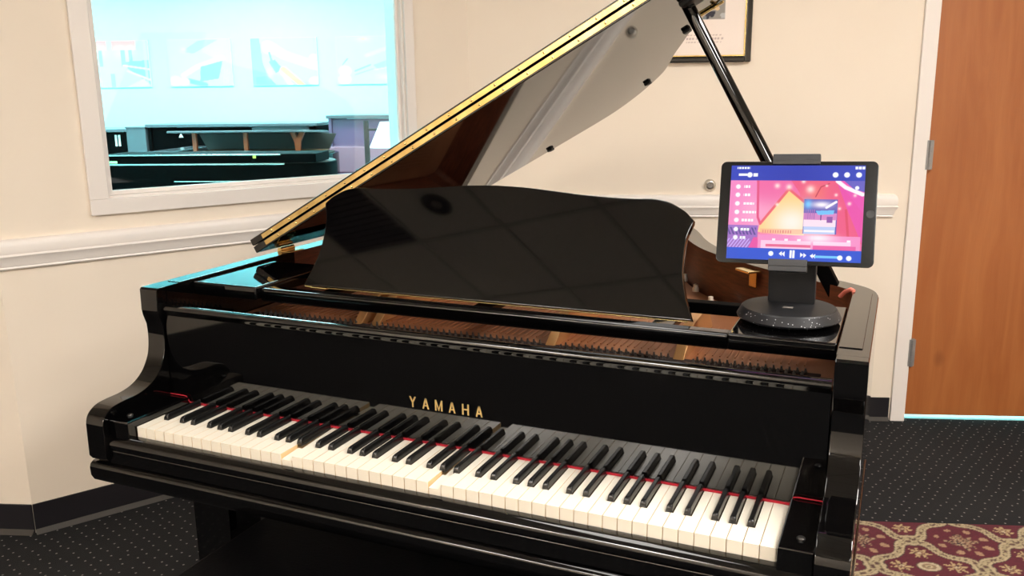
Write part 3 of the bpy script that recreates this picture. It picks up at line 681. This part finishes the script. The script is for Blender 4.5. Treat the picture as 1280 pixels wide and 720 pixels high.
# key bed, key slip, cheek blocks
KB = [(-0.026, 0.655), (-0.034, 0.650), (-0.037, 0.642), (-0.036, 0.625), (-0.030, 0.614), (-0.018, 0.608), (0.56, 0.608), (0.56, 0.655)]
MB().prism(KB, -0.714, 0.714, 'x', bev=0.002).build('key_bed', LACQ, gp)
KS = [(-0.0018, 0.7100), (-0.012, 0.7104), (-0.0190, 0.7090), (-0.0245, 0.7045), (-0.0285, 0.698), (-0.0285, 0.690), (-0.027, 0.684), (-0.025, 0.682), (-0.026, 0.680), (-0.026, 0.656), (-0.0018, 0.656)]
MB().prism(KS, -0.6645, 0.6645, 'x').build('key_slip', LACQ, gp, ang=50)
for s in (-1, 1):
    a0, a1 = sorted((s*0.6145, s*0.6645))
    cb = MB().box(a0, a1, -0.020, 0.146, 0.656, 0.744, 0.003).build('cheek_block', LACQ, gp)
    MB().lathe([(0.0062, 0.744), (0.0062, 0.746), (0.0045, 0.7478), (0.0, 0.748)], s*0.643, 0.014, 20).build('screw', DKSTEEL, cb)
    MB().tube([(s*0.6125, 0.1435, 0.733), (s*0.6155, 0.1425, 0.740), (s*0.619, 0.1425, 0.7455), (s*0.6255, 0.1425, 0.7465), (s*0.6635, 0.1425, 0.7465)], 0.0011, 6).build('felt_end', REDFELT, cb)
MB().box(-0.6125, 0.6125, 0.1430, 0.146, 0.7305, 0.7338).build('red_felt_strip', REDFELT, gp)
MB().box(-0.664, 0.664, 0.165, 0.24, 0.655, 0.725).build('key_frame', MATTE, gp)
# keys
KW = 1.225; PT = KW/52; H2 = KW/2; KZ = 0.730
SH = {'C': -0.0025, 'D': 0.0025, 'F': -0.003, 'G': 0.0, 'A': 0.003}          # black key to the right of this note: shift from the gap
LEFTB = {'D': 'C', 'E': 'D', 'G': 'F', 'A': 'G', 'B': 'A'}
wm = {}
def white_mesh(note, first=False, last=False):
    g = 0.0005; hwid = 0.0066; x0, x1 = g, PT-g; poly = [(x0, 0.0007), (x0+0.0007, 0), (x1-0.0007, 0), (x1, 0.0007)]
    if note in SH and not last:
        xr = PT+SH[note]-hwid; poly += [(x1, 0.0495), (xr, 0.0495), (xr, 0.160)]
    else: poly += [(x1, 0.160)]
    if note in LEFTB and not first:
        xl = SH[LEFTB[note]]+hwid; poly += [(xl, 0.160), (xl, 0.0495), (x0, 0.0495)]
    else: poly += [(x0, 0.160)]
    b = MB().prism(poly, -0.030, 0.0, 'z')
    o = b.build('white_key', [IVORY, KEYWOOD], gp, paint=lambda f_: 1 if abs(f_.normal.x) > 0.9 and f_.calc_center_median().z < 1 else 0)
    return o
protow = {}
for k in range(52):
    note = 'ABCDEFG'[k % 7]; key = (note, k == 0, k == 51)
    loc = (-H2+k*PT, 0, KZ); rot = (0, 0, 0)
    if k in (15, 28): loc = (loc[0], 0.0, KZ-0.0095); rot = (0.05, 0, 0)
    if key not in protow:
        o = white_mesh(*key); protow[key] = o; o.location = loc; o.rotation_euler = rot
    else: inst(protow[key], gp, loc, rot)
def black_mesh():
    b = bmesh.new()
    W0, W1, hgt, y0, y1 = 0.0055, 0.0043, 0.0118, 0.050, 0.1425
    sec = []
    for (y, zt, wt) in ((y0, 0.0, W0), (y0+0.0006, 0.0065, W1+0.0004), (y0+0.0032, 0.0108, W1), (y0+0.0068, hgt, W1-0.0004), (y1, hgt, W1-0.0004)):
        if zt == 0.0: sec.append([(-W0, y, -0.003), (-W0, y, 0.0), (-W0+0.0006, y, 0.001), (W0-0.0006, y, 0.001), (W0, y, 0.0), (W0, y, -0.003)])
        else: sec.append([(-W0, y, -0.003), (-wt-0.0002, y, zt-0.0016), (-wt+0.0014, y, zt), (wt-0.0014, y, zt), (wt+0.0002, y, zt-0.0016), (W0, y, -0.003)])
    R_ = [[b.verts.new(p) for p in s_] for s_ in sec]
    for a, c in zip(R_, R_[1:]):
        for i in range(6): b.faces.new((a[i], a[(i+1) % 6], c[(i+1) % 6], c[i]))
    b.faces.new(R_[0]); b.faces.new(R_[-1][::-1])
    bmesh.ops.recalc_face_normals(b, faces=b.faces[:])
    mb = MB(); mb._add(b, None, 0); return mb.build('black_key', EBONY, gp, ang=42)
pb = None
for k in range(51):
    note = 'ABCDEFG'[k % 7]
    if note not in SH: continue
    loc = (-H2+(k+1)*PT+SH[note], 0, KZ)
    if pb is None: pb = black_mesh(); pb.location = loc
    else: inst(pb, gp, loc)
# fallboard with lettering
FB = [(0.147, 0.7345), (0.147, 0.9185), (0.1461, 0.9207), (0.1445, 0.9232), (0.1425, 0.9262), (0.1410, 0.9295), (0.1408, 0.934), (0.143, 0.9385), (0.149, 0.941), (0.157, 0.9405), (0.163, 0.937), (0.166, 0.930), (0.166, 0.7345)]
fbd = MB().prism(FB, -0.6625, 0.6625, 'x').build('fallboard', LACQ, gp, ang=40)
def letter(ch, cx, zb, wd, hh):
    st = 0.0030; b = MB(); y0, y1 = 0.1462, 0.1472; T = lambda pl: [(cx+x, zb+z) for x, z in pl]; w2 = wd/2
    if ch == 'A':
        b.prism(T([(-w2, 0), (-w2+st, 0), (0.0016, hh), (-0.0016, hh)]), y0, y1, 'y'); b.prism(T([(w2, 0), (w2-st, 0), (-0.0016, hh), (0.0016, hh)]), y0, y1, 'y'); b.prism(T([(-w2+st*1.2, hh*0.24), (w2-st*1.2, hh*0.24), (w2-st*1.6, hh*0.36), (-w2+st*1.6, hh*0.36)]), y0, y1, 'y')
    if ch == 'Y':
        b.prism(T([(-st/2, 0), (st/2, 0), (st/2, hh*0.48), (-st/2, hh*0.48)]), y0, y1, 'y'); b.prism(T([(-st/2, hh*0.42), (st/2, hh*0.44), (-w2+st, hh), (-w2, hh)]), y0, y1, 'y'); b.prism(T([(st/2, hh*0.42), (-st/2, hh*0.44), (w2-st, hh), (w2, hh)]), y0, y1, 'y')
    if ch == 'H':
        for s in (-1, 1): b.prism(T([(s*w2, 0), (s*(w2-st), 0), (s*(w2-st), hh), (s*w2, hh)]), y0, y1, 'y')
        b.prism(T([(-w2+st, hh*0.44), (w2-st, hh*0.44), (w2-st, hh*0.56), (-w2+st, hh*0.56)]), y0, y1, 'y')
    if ch == 'M':
        for s in (-1, 1):
            b.prism(T([(s*w2, 0), (s*(w2-st), 0), (s*(w2-st), hh), (s*w2, hh)]), y0, y1, 'y'); b.prism(T([(s*(w2-st*0.9), hh), (s*(w2-st*0.9), hh*0.72), (s*0.0007, 0), (-s*0.0009, hh*0.1)]), y0, y1, 'y')
    b.build('brass_letter', LETTER, fbd)
for k, ch in enumerate('YAMAHA'): letter(ch, -0.0650+k*0.0275, 0.7975, 0.0138 if ch != 'M' else 0.0155, 0.0205)
MB().box(-0.05, 0.05, 0.167, 0.175, 0.80, 0.90).build('fallboard_hinge', BRASS, gp)
# plate, pin field, struts, strings
pl = offset_in(outer, ARMW+0.004); pl = [(x, y) for x, y in pl if y > 0.17]
pl = [(0.66, 0.345)]+pl[1:-1]+[(-0.66, 0.345)]
MB().prism(pl, 0.850, 0.868, 'z', bev=0.003).build('iron_plate', PLATE, gp)
MB().box(-0.66, 0.66, 0.18, 0.345, 0.80, 0.858).build('pin_block', FELTB, gp)
tp = MB(); st_ = MB()
for i in range(88):
    x = -0.60+i*1.20/87
    if min(abs(x-q) for q in (-0.33, 0.115, 0.375)) < 0.02: continue
    for j in range(2):
        y = 0.372+j*0.016; tp.cyl((x+j*0.004, y, 0.866), (x+j*0.004, y-0.002, 0.881), 0.0020, 0.0018, 6); tp.cyl((x+j*0.004, y, 0.870), (x+j*0.004, y-0.001, 0.876), 0.0030, n=6)
    L = 1.50-0.62*max(0, (x+0.25)/0.85)**0.8 if x > -0.25 else 1.50
    st_.box(x-0.0011, x+0.0011, 0.41, (min(L, 1.5)-0.1) if x < 0.12 else 0.62, 0.8775, 0.8795)
o = tp.build('tuning_pins', principled('pin_steel', (0.25, 0.22, 0.2), 0.35, 0.8), gp); o['kind'] = 'stuff'
o = st_.build('strings', COPPER, gp); o['kind'] = 'stuff'
MB().box(-0.63, 0.63, 0.346, 0.394, 0.868, 0.8715, 0.001).build('stringing_felt', FELTB, gp)
for x in (-0.345, -0.300, 0.115, 0.375):
    ybk = 1.48 if x < 0 else (1.10 if x < 0.2 else 0.66)
    prof = crom([(0.360, 0.866), (0.385, 0.872), (0.415, 0.892), (0.44, 0.912), (0.48, 0.922), (0.60, 0.925)], 4)+[(ybk-0.05, 0.925), (ybk, 0.868), (0.5, 0.866)]
    MB().prism(prof, x-0.011, x+0.011, 'x', bev=0.003).build('plate_strut', STRUT, gp)
for (x, y) in ((0.222, 1.10), (0.277, 0.985), (0.340, 0.862)):
    MB().lathe([(0.0085, 0.868), (0.0085, 0.876), (0.006, 0.880), (0.006, 0.886), (0.0, 0.888)], x, y, 16).build('plate_bolt', principled('bolt_cap', (0.85, 0.78, 0.68), 0.3, 0.3) if 'bolt_cap' not in bpy.data.materials else bpy.data.materials['bolt_cap'], gp)
# music shelf: front rail, side blocks, back bar, runners
rail = MB().box(-0.492, 0.492, 0.248, 0.280, 0.940, 0.969, 0.006, seg=3).build('music_shelf', LACQ, gp)
MB().box(-0.49, 0.49, 0.470, 0.500, 0.942, 0.964, 0.003).build('rear_bar', DULL, rail)
for x in (-0.36, 0.0, 0.36): MB().box(x-0.02, x+0.02, 0.292, 0.470, 0.944, 0.958, 0.002).build('runner', LACQ, rail)
for s in (-1, 1):
    a0, a1 = sorted((s*0.490, s*0.662))
    MB().box(a0, a1, 0.234, 0.492, 0.945, 0.974, 0.004, seg=3).build('shelf_block', LACQ, gp)
# music desk
LEAN = math.radians(22.5)
HD = [(0.417, 0.0), (0.402, 0.037), (0.391, 0.078), (0.388, 0.117), (0.390, 0.149), (0.3985, 0.176), (0.399, 0.182), (0.391, 0.190), (0.380, 0.199), (0.356, 0.212), (0.338, 0.217), (0.318, 0.2195), (0.285, 0.2185), (0.25, 0.219), (0.213, 0.2205), (0.178, 0.2225), (0.12, 0.2275), (0.06, 0.2325), (0.0, 0.2345)]
hd = [HD[0]]+crom(HD[1:6], 4)+crom(HD[6:], 4)
full = hd+[(-x, v) for x, v in hd[::-1][1:]]
TD = Matrix.Translation((0, 0.300, 0.9715)) @ Matrix.Rotation(-LEAN, 4, 'X')
desk = MB().prism(full, 0.0, 0.018, 'y', T=TD, bev=0.0025).build('music_desk', LACQ, gp)
for x in (-0.26, 0.26):
    MB().box(x-0.012, x+0.012, 0.40, 0.412, 0.958, 1.085, 0.002, T=Matrix.Translation((0, 0.40, 0.958)) @ Matrix.Rotation(math.radians(13), 4, 'X') @ Matrix.Translation((0, -0.40, -0.958))).build('desk_prop', LACQ, desk)
MB().box(-0.392, -0.352, 0.290, 0.2985, 0.9675, 0.9712, 0.001).build('desk_hinge', BRASSB, desk)
MB().tube([(-0.41, 0.2960, 0.9700), (0.41, 0.2960, 0.9700)], 0.0011, 8).build('hinge_pin', BRASSB, desk)
# lid
LA = math.radians(29); HX, HZ = -0.700, 0.990
TL = Matrix.Translation((HX, 0, HZ)) @ Matrix.Rotation(-LA, 4, 'Y')       # local x = along the slope, z = lid normal
FY = 0.490; LW = 1.424
def lidpath(y0):
    P = [(LW, y0), (LW, 0.58), (1.414, 0.635), (1.385, 0.685), (1.335, 0.735), (1.272, 0.79), (1.20, 0.855), (1.127, 0.945), (1.075, 1.015), (1.025, 1.11), (0.975, 1.205), (0.935, 1.295), (0.890, 1.385), (0.83, 1.46), (0.76, 1.53), (0.68, 1.585), (0.60, 1.612), (0.45, 1.617), (0.2, 1.617), (0.05, 1.615), (0.012, 1.60), (0.0, 1.56)]
    return P[:1]+crom(P[1:], 4)+[(0.0, y0)]
lid = MB().prism(lidpath(FY), 0.0, 0.0175, 'z', T=TL, bev=0.002).build('lid', LACQ, gp, ang=30)
flap = MB().prism([(0, FY), (LW, FY), (LW, FY+0.335), (0, FY+0.335)], 0.0195, 0.0365, 'z', T=TL, bev=0.002).build('lid_flap', LACQ, gp)
for (t0, t1, par) in ((0.0045, 0.0150, lid), (0.0215, 0.0320, flap)):
    MB().box(0.040, 1.40, FY-0.0018, FY+0.001, t0, t1, T=TL).build('hinge_strip', BRASS, par)
    sc = MB(); k = 0
    while 0.075+k*0.0625 < 1.39:
        s_ = 0.075+k*0.0625+(0.012 if par is lid else 0); k += 1
        sc.lathe([(0.0028, 0.0), (0.0028, 0.0006), (0.0015, 0.0013), (0, 0.0015)], 0, 0, 10, T=TL @ Matrix.Translation((s_, FY-0.0018, (t0+t1)/2)) @ Matrix.Rotation(PI/2, 4, 'X'))
    so = sc.build('hinge_screws', BRASSB, par); so['kind'] = 'stuff'
for (s_, y_) in ((1.071, 0.97), (0.831, 1.396), (0.397, 1.577)):
    MB().box(s_-0.0095, s_+0.0095, y_-0.013, y_+0.013, -0.008, 0.0, 0.0025, T=TL).build('lid_bumper', MATTE, lid)
ct = MB().box(1.115, 1.185, 0.886, 0.896, -0.006, 0.0, 0.002, T=TL).build('lid_catch', BRASS, lid)
MB().box(1.160, 1.168, 0.868, 0.914, -0.010, -0.004, 0.002, T=TL).build('catch_bar', BRASS, ct)
MB().box(1.135, 1.175, 0.640, 0.715, -0.012, 0.0, 0.004, T=TL).build('prop_cup', MATTE, lid)
# lid hinges on the straight side
for y in (0.575, 1.30):
    hg = MB().box(-0.706, -0.664, y, y+0.055, TOPZ, TOPZ+0.003, 0.001).build('lid_hinge', BRASS, gp)
    MB().cyl((-0.699, y, TOPZ+0.006), (-0.699, y+0.055, TOPZ+0.006), 0.0062, n=14).build('hinge_barrel', BRASS, hg)
# prop stick, catch on the inner rim, red felt pad
PB, PTp = Vector((0.6385, 0.680, 0.940)), Vector((0.3035, 0.682, 1.540))
ax = (PTp-PB); q = ax.to_track_quat('Z', 'Y').to_matrix().to_4x4(); TP = Matrix.Translation(PB) @ q
pr = MB().cyl((0, 0, 0.0), (0, 0, ax.length), 0.0135, n=24, T=TP).build('lid_prop', LACQ, gp)
MB().box(-0.0155, 0.0155, -0.0145, 0.0145, -0.02, 0.12, 0.003, T=TP).build('prop_foot', DULL, pr)
MB().lathe([(0.004, 0), (0.004, 0.006), (0.0, 0.008)], 0, 0, 12, T=TP @ Matrix.Translation((-0.0125, 0, 0.40)) @ Matrix.Rotation(-PI/2, 4, 'Y')).build('prop_knob', MATTE, pr)
MB().tube([(0.640, 0.632, 0.962), (0.650, 0.622, 0.975), (0.660, 0.612, 0.982), (0.666, 0.607, 0.980)], 0.0042, 10).build('felt_pad', principled('coral_felt', (0.85, 0.24, 0.17), 0.8), gp)
an = math.atan2(1.0-0.80, 0.335-0.525)
pc = Vector((0.4465, 0.800, 0.949)); TCt = Matrix.Translation(pc) @ Matrix.Rotation(math.radians(-47), 4, 'Z')
ctp = MB().box(-0.014, 0.014, -0.004, 0.0, -0.018, 0.018, 0.003, T=TCt).build('prop_catch', BRASS, gp)
MB().box(-0.030, 0.022, -0.030, 0.004, 0.018, 0.023, 0.001, T=TCt).build('catch_plate', BRASSB, ctp)
# legs, lyre, pedals
for (x, y) in ((-0.565, 0.175), (0.565, 0.175), (-0.15, 1.33)):
    lg = MB().prism([(x-0.048, y-0.048), (x+0.048, y-0.048), (x+0.048, y+0.048), (x-0.048, y+0.048)], 0.10, 0.612 if y < 1 else 0.66, 'z', bev=0.006).box(x-0.06, x+0.06, y-0.06, y+0.06, 0.09, 0.14, 0.006).build('leg', LACQ, gp)
    MB().cyl((x-0.018, y, 0.046), (x+0.018, y, 0.046), 0.046, n=24).box(x-0.024, x+0.024, y-0.012, y+0.012, 0.046, 0.092).build('caster', BRASSB, lg)
ly = MB().box(-0.16, 0.16, 0.26, 0.36, 0.09, 0.17, 0.006).build('pedal_lyre', LACQ, gp)
for x in (-0.09, 0.09): MB().box(x-0.02, x+0.02, 0.29, 0.33, 0.17, 0.61, 0.006).build('lyre_post', LACQ, ly)
for x in (-0.08, 0.0, 0.08): MB().box(x-0.012, x+0.012, 0.14, 0.26, 0.10, 0.112, 0.004).build('pedal', BRASSB, ly)
MB().box(-0.66, 0.66, 0.56, 0.62, 0.62, 0.70).build('belly_beam', MATTE, gp)

# ================================================================== BENCH
t = thing('piano_bench', 'plain black leather piano bench tucked under the keyboard', 'bench', (0, 0.02, 0))
MB().box(-0.466, 0.466, -0.185, 0.185, 0.42, 0.48, 0.004, seg=3).build('seat_pad', LEATH, t)
MB().box(-0.455, 0.455, -0.175, 0.175, 0.37, 0.42, 0.004).build('seat_frame', LACQ, t)
for x in (-0.42, 0.42):
    for y in (-0.14, 0.14): MB().box(x-0.025, x+0.025, y-0.025, y+0.025, 0, 0.37, 0.004).build('leg', LACQ, t)

# ================================================================== TABLET AND STAND
SB = (0.572, 0.360); SZ = 0.974
t = thing('tablet_stand', 'dark grey round based desktop stand on right shelf block of piano', 'stand', (SB[0], SB[1], SZ))
bs = MB().lathe([(0.0, 0.0), (0.070, 0.0), (0.074, 0.004), (0.0865, 0.0065), (0.0875, 0.009), (0.0805, 0.022), (0.079, 0.0235)], 0, 0, 64).build('base', SPECK, t)
MB().lathe([(0.0792, 0.0225), (0.0780, 0.0245), (0.0, 0.0245)], 0, 0, 64).build('base_top', STANDM, bs)
MB().box(-0.008, 0.008, -0.018, -0.006, 0.0245, 0.0253, 0.0003).build('embossed_mark', RUBBER, bs)
MB().prism([(0.028, 0.0245), (0.044, 0.0245), (0.012, 0.20), (-0.002, 0.20)], -0.040, 0.040, 'x', bev=0.003).build('post', STANDM, t)
# tablet local frame: x right, z up along the screen, y into the screen
YW, PT_, RL = -0.041, 0.288, -0.019
f_ = Vector((math.sin(YW)*math.cos(PT_), math.cos(YW)*math.cos(PT_), -math.sin(PT_))); r_ = Vector((math.cos(YW), -math.sin(YW), 0)); d_ = f_.cross(r_)
ra = r_*math.cos(RL)+d_*math.sin(RL); da = -r_*math.sin(RL)+d_*math.cos(RL)
MT = Matrix((ra, f_, -da)).transposed().to_4x4(); MT.translation = (0.576, 0.332, 1.165)
tb = thing('tablet', 'black framed tablet showing a pink and blue player screen, on stand', 'tablet')
tb.matrix_world = MT
def rrect(w_, h_, rad, n=6):
    out = []
    for cx, cz, a0 in ((w_/2-rad, h_/2-rad, 0), (-w_/2+rad, h_/2-rad, 90), (-w_/2+rad, -h_/2+rad, 180), (w_/2-rad, -h_/2+rad, 270)):
        for k in range(n+1): a = math.radians(a0+90*k/n); out.append((cx+rad*math.cos(a), cz+rad*math.sin(a)))
    return out
MB().prism(rrect(0.2506, 0.1741, 0.0095), 0.0, 0.0065, 'y', bev=0.0012).build('body', TABM, tb)
hb = MB().lathe([(0.0, 0.0), (0.0065, 0.0), (0.0062, 0.0005), (0.0, 0.0004)], 0, 0, 28, T=Matrix.Translation((0.1165, 0.0, 0.0)) @ Matrix.Rotation(PI/2, 4, 'X')).build('home_button', SATIN, tb)
def scr(X, Y):
    W_, H_ = 845.0, 580.0
    sx = lambda x: (x-150)/W_; sy = lambda y: (y-130)/H_
    p = Paint(X, Y, (236, 84, 150), 4/3)
    p.poly([(0, sy(220)), (sx(320), sy(220)), (sx(350), sy(500)), (0, sy(520))], (240, 120, 186)); p.glow(0.2, 0.5, 0.14, 0.16, (248, 160, 200), 0.8)
    p.poly([(sx(540), sy(220)), (sx(830), sy(220)), (1, sy(420)), (1, sy(600)), (sx(640), sy(560)), (sx(600), sy(300))], (232, 66, 112))
    p.glow(sx(700), sy(300), 0.09, 0.11, (240, 110, 80), 0.6); p.poly([(sx(820), sy(215)), (1, sy(215)), (1, sy(600)), (sx(900), sy(400))], (226, 50, 170), 0.75)
    p.poly([(sx(530), sy(270)), (sx(640), sy(350)), (sx(640), sy(560)), (sx(345), sy(540)), (sx(360), sy(480))], (255, 204, 110)); p.glow(sx(560), sy(480), 0.17, 0.19, (255, 248, 228), 1.0)
    p.line([(sx(330), sy(225)), (sx(340), sy(450)), (sx(358), sy(490))], 0.012, (222, 60, 110)); p.line([(sx(358), sy(490)), (sx(530), sy(275)), (sx(635), sy(355))], 0.013, (232, 80, 90))
    p.line([(sx(700), sy(320)), (sx(730), sy(260)), (sx(780), sy(240))], 0.006, (190, 40, 60)); p.line([(sx(890), sy(400)), (sx(910), sy(560))], 0.012, (220, 50, 80))
    p.line([(sx(830), sy(225)), (sx(880), sy(262)), (sx(985), sy(304))], 0.02, (252, 250, 255))
    p.poly([(sx(860), sy(215)), (1.01, sy(215)), (1.01, sy(292)), (sx(930), sy(272))], (70, 72, 185))
    p.rect(0, sy(500), sx(345), sy(640), (128, 90, 190), 0.9)
    p.mix(((np.sin((X-0.35*Y)*230) > 0) & (X < sx(335)) & (Y > sy(515)) & (Y < sy(560)))*1.0, (60, 50, 130)); p.mix(((np.sin((X+0.5*Y)*250) > 0.2) & (X < sx(300)) & (Y > sy(585)) & (Y < sy(640)))*1.0, (190, 160, 240))
    p.poly([(sx(290), sy(640)), (sx(320), sy(575)), (sx(345), sy(575)), (sx(360), sy(640))], (224, 60, 150))
    p.rect(sx(350), sy(555), sx(985), sy(655), (240, 130, 190)); p.rect(sx(370), sy(590), sx(690), sy(640), (250, 200, 228)); p.rect(sx(700), sy(590), sx(930), sy(612), (248, 210, 236)); p.rect(sx(400), sy(612), sx(690), sy(630), (222, 60, 110), 0.85); p.rect(sx(700), sy(615), sx(960), sy(650), (226, 60, 140), 0.8)
    p.line([(sx(690), sy(560)), (sx(690), sy(655))], 0.008, (245, 150, 200)); p.rect(sx(360), sy(520), sx(630), sy(550), (250, 170, 120), 0.6); p.glow(sx(730), sy(570), 0.12, 0.05, (255, 255, 255), 0.9)
    p.mix(((np.sin(X*330) > 0.2) & (X > sx(375)) & (X < sx(560)) & (Y > sy(528)) & (Y < sy(545)))*1.0, (220, 120, 110))
    # the cover in the middle
    p.rect(sx(630), sy(335), sx(838), sy(545), (66, 68, 168)); p.rect(sx(630), sy(420), sx(835), sy(460), (206, 120, 190)); p.rect(sx(632), sy(460), sx(832), sy(500), (250, 226, 240)); p.rect(sx(636), sy(500), sx(830), sy(545), (176, 206, 246)); p.rect(sx(640), sy(522), sx(825), sy(534), (250, 250, 255))
    p.mix(((np.sin(X*420) > 0) & (X > sx(636)) & (X < sx(700)) & (Y > sy(398)) & (Y < sy(455)))*1.0, (150, 90, 170)); p.glow(sx(655), sy(365), 0.03, 0.05, (70, 190, 255)); p.glow(sx(740), sy(368), 0.075, 0.035, (255, 255, 255)); p.line([(sx(770), sy(385)), (sx(828), sy(350))], 0.012, (250, 250, 255))
    p.poly([(sx(705), sy(405)), (sx(820), sy(400)), (sx(815), sy(425)), (sx(720), sy(430))], (90, 190, 248)); p.rect(sx(735), sy(430), sx(742), sy(462), (60, 30, 110)); p.rect(sx(775), sy(440), sx(812), sy(476), (120, 60, 150))
    for (x, y, q) in ((530, 262, 0.022), (665, 275, 0.03), (460, 370, 0.014), (825, 308, 0.012), (908, 360, 0.014), (620, 228, 0.016), (455, 255, 0.02), (940, 310, 0.012), (765, 253, 0.01), (850, 390, 0.012)): p.glow(sx(x), sy(y), q, q*1.3, (255, 236, 220), 0.95)
    p.c = p.c*0.80+np.array((255, 214, 236.0))*0.20  # pale pink bloom of the screen mixed into its colours
    # bars
    p.rect(0, 0, 1, sy(222), (62, 76, 190)); p.mix(((Y < sy(222)))*0.35*(1-np.abs(X-0.5)*2), (40, 50, 150)); p.rect(0, sy(640)+0.0, 1, 1, (52, 88, 208))
    p.poly([(sx(350), sy(640)), (1, sy(640)), (1, sy(662)), (sx(350), sy(650))], (236, 110, 180)) if False else None
    Wt = (250, 252, 255)
    for k, (y, x1) in enumerate(((262, 281), (313, 285), (367, 312), (420, 327), (470, 312), (527, 291), (578, 270))):
        p.disc(sx(202), sy(y), 0.024, Wt, soft=0.5)
        p.mix(((X > sx(240-k*1.5)) & (X < sx(x1)) & (np.abs(Y-sy(y)) < 0.013) & (np.sin(X*260+k) > -0.75))*1.0, Wt)
    p.mix(((X > sx(190)) & (X < sx(274)) & (np.abs(Y-sy(146)) < 0.011) & (np.sin(X*300) > -0.7))*1.0, Wt); p.mix(((X > sx(930)) & (X < sx(995)) & (np.abs(Y-sy(145)) < 0.013) & (np.sin(X*250) > -0.8))*1.0, Wt)
    p.rect(sx(200), sy(180), sx(255), sy(194), Wt); p.rect(sx(295), sy(177), sx(326), sy(198), Wt); p.disc(sx(273), sy(188), 0.028, Wt)
    for x in (815, 885, 957): p.disc(sx(x), sy(187), 0.028, Wt)
    p.disc(sx(950), sy(265), 0.02, Wt)
    for x in (438, 922): p.disc(sx(x), sy(671 if x < 500 else 685), 0.026, Wt)
    for x, y in ((497, 670), (515, 671), (640-8, 674), (652, 676), (692, 678), (708, 679)): p.poly([(sx(x)-0.010, sy(y)), (sx(x)+0.012, sy(y)-0.026), (sx(x)+0.012, sy(y)+0.026)] if x < 600 or x > 660 else [(sx(x)+0.012, sy(y)), (sx(x)-0.010, sy(y)-0.026), (sx(x)-0.010, sy(y)+0.026)], Wt)
    for x in (564, 581): p.rect(sx(x)-0.008, sy(648), sx(x)+0.008, sy(694), Wt)
    p.rect(sx(712), sy(674), sx(868), sy(688), (120, 200, 250)); p.disc(sx(868), sy(684), 0.026, Wt)
    for x in (440, 520, 600, 905): p.rect(sx(x), sy(578), sx(x+22), sy(590), Wt, 0.9)
    return p.c
SWD, SHT = 0.2134, 0.160
colour_grid('screen', SWD, SHT, 380, 285, scr, SCREEN, tb, Matrix.Translation((-SWD/2-0.001, -0.0006, -SHT/2)))
# the two clamps belong to the stand
for (x0, x1, z0, z1) in ((-0.040, 0.036, 0.0805, 0.0990), (-0.038, 0.024, -0.0990, -0.0800)):
    cl = MB().box(x0, x1, -0.006, 0.013, z0 if z0 > 0 else z0, z1, 0.003, T=t.matrix_world.inverted() @ MT)
    mmw = Matrix.Translation((-SB[0], -SB[1], -SZ)) @ MT
    cl.bm.free()
    cb_ = MB()
    if z0 > 0: cb_.box(x0, x1, -0.005, 0.014, 0.0872, z1, 0.002, T=mmw); cb_.box(x0, x1, -0.005, -0.001, 0.0815, 0.0885, 0.001, T=mmw)
    else: cb_.box(x0, x1, -0.006, 0.014, z0, -0.0872, 0.002, T=mmw); cb_.box(x0, x1, -0.007, -0.001, -0.0900, -0.0785, 0.001, T=mmw)
    cb_.build('clamp', CLAMPM, t)
bk = Matrix.Translation((-SB[0], -SB[1], -SZ)) @ MT
MB().box(-0.03, 0.03, 0.0068, 0.016, -0.088, 0.088, 0.002, T=bk).build('back_plate', STANDM, t)
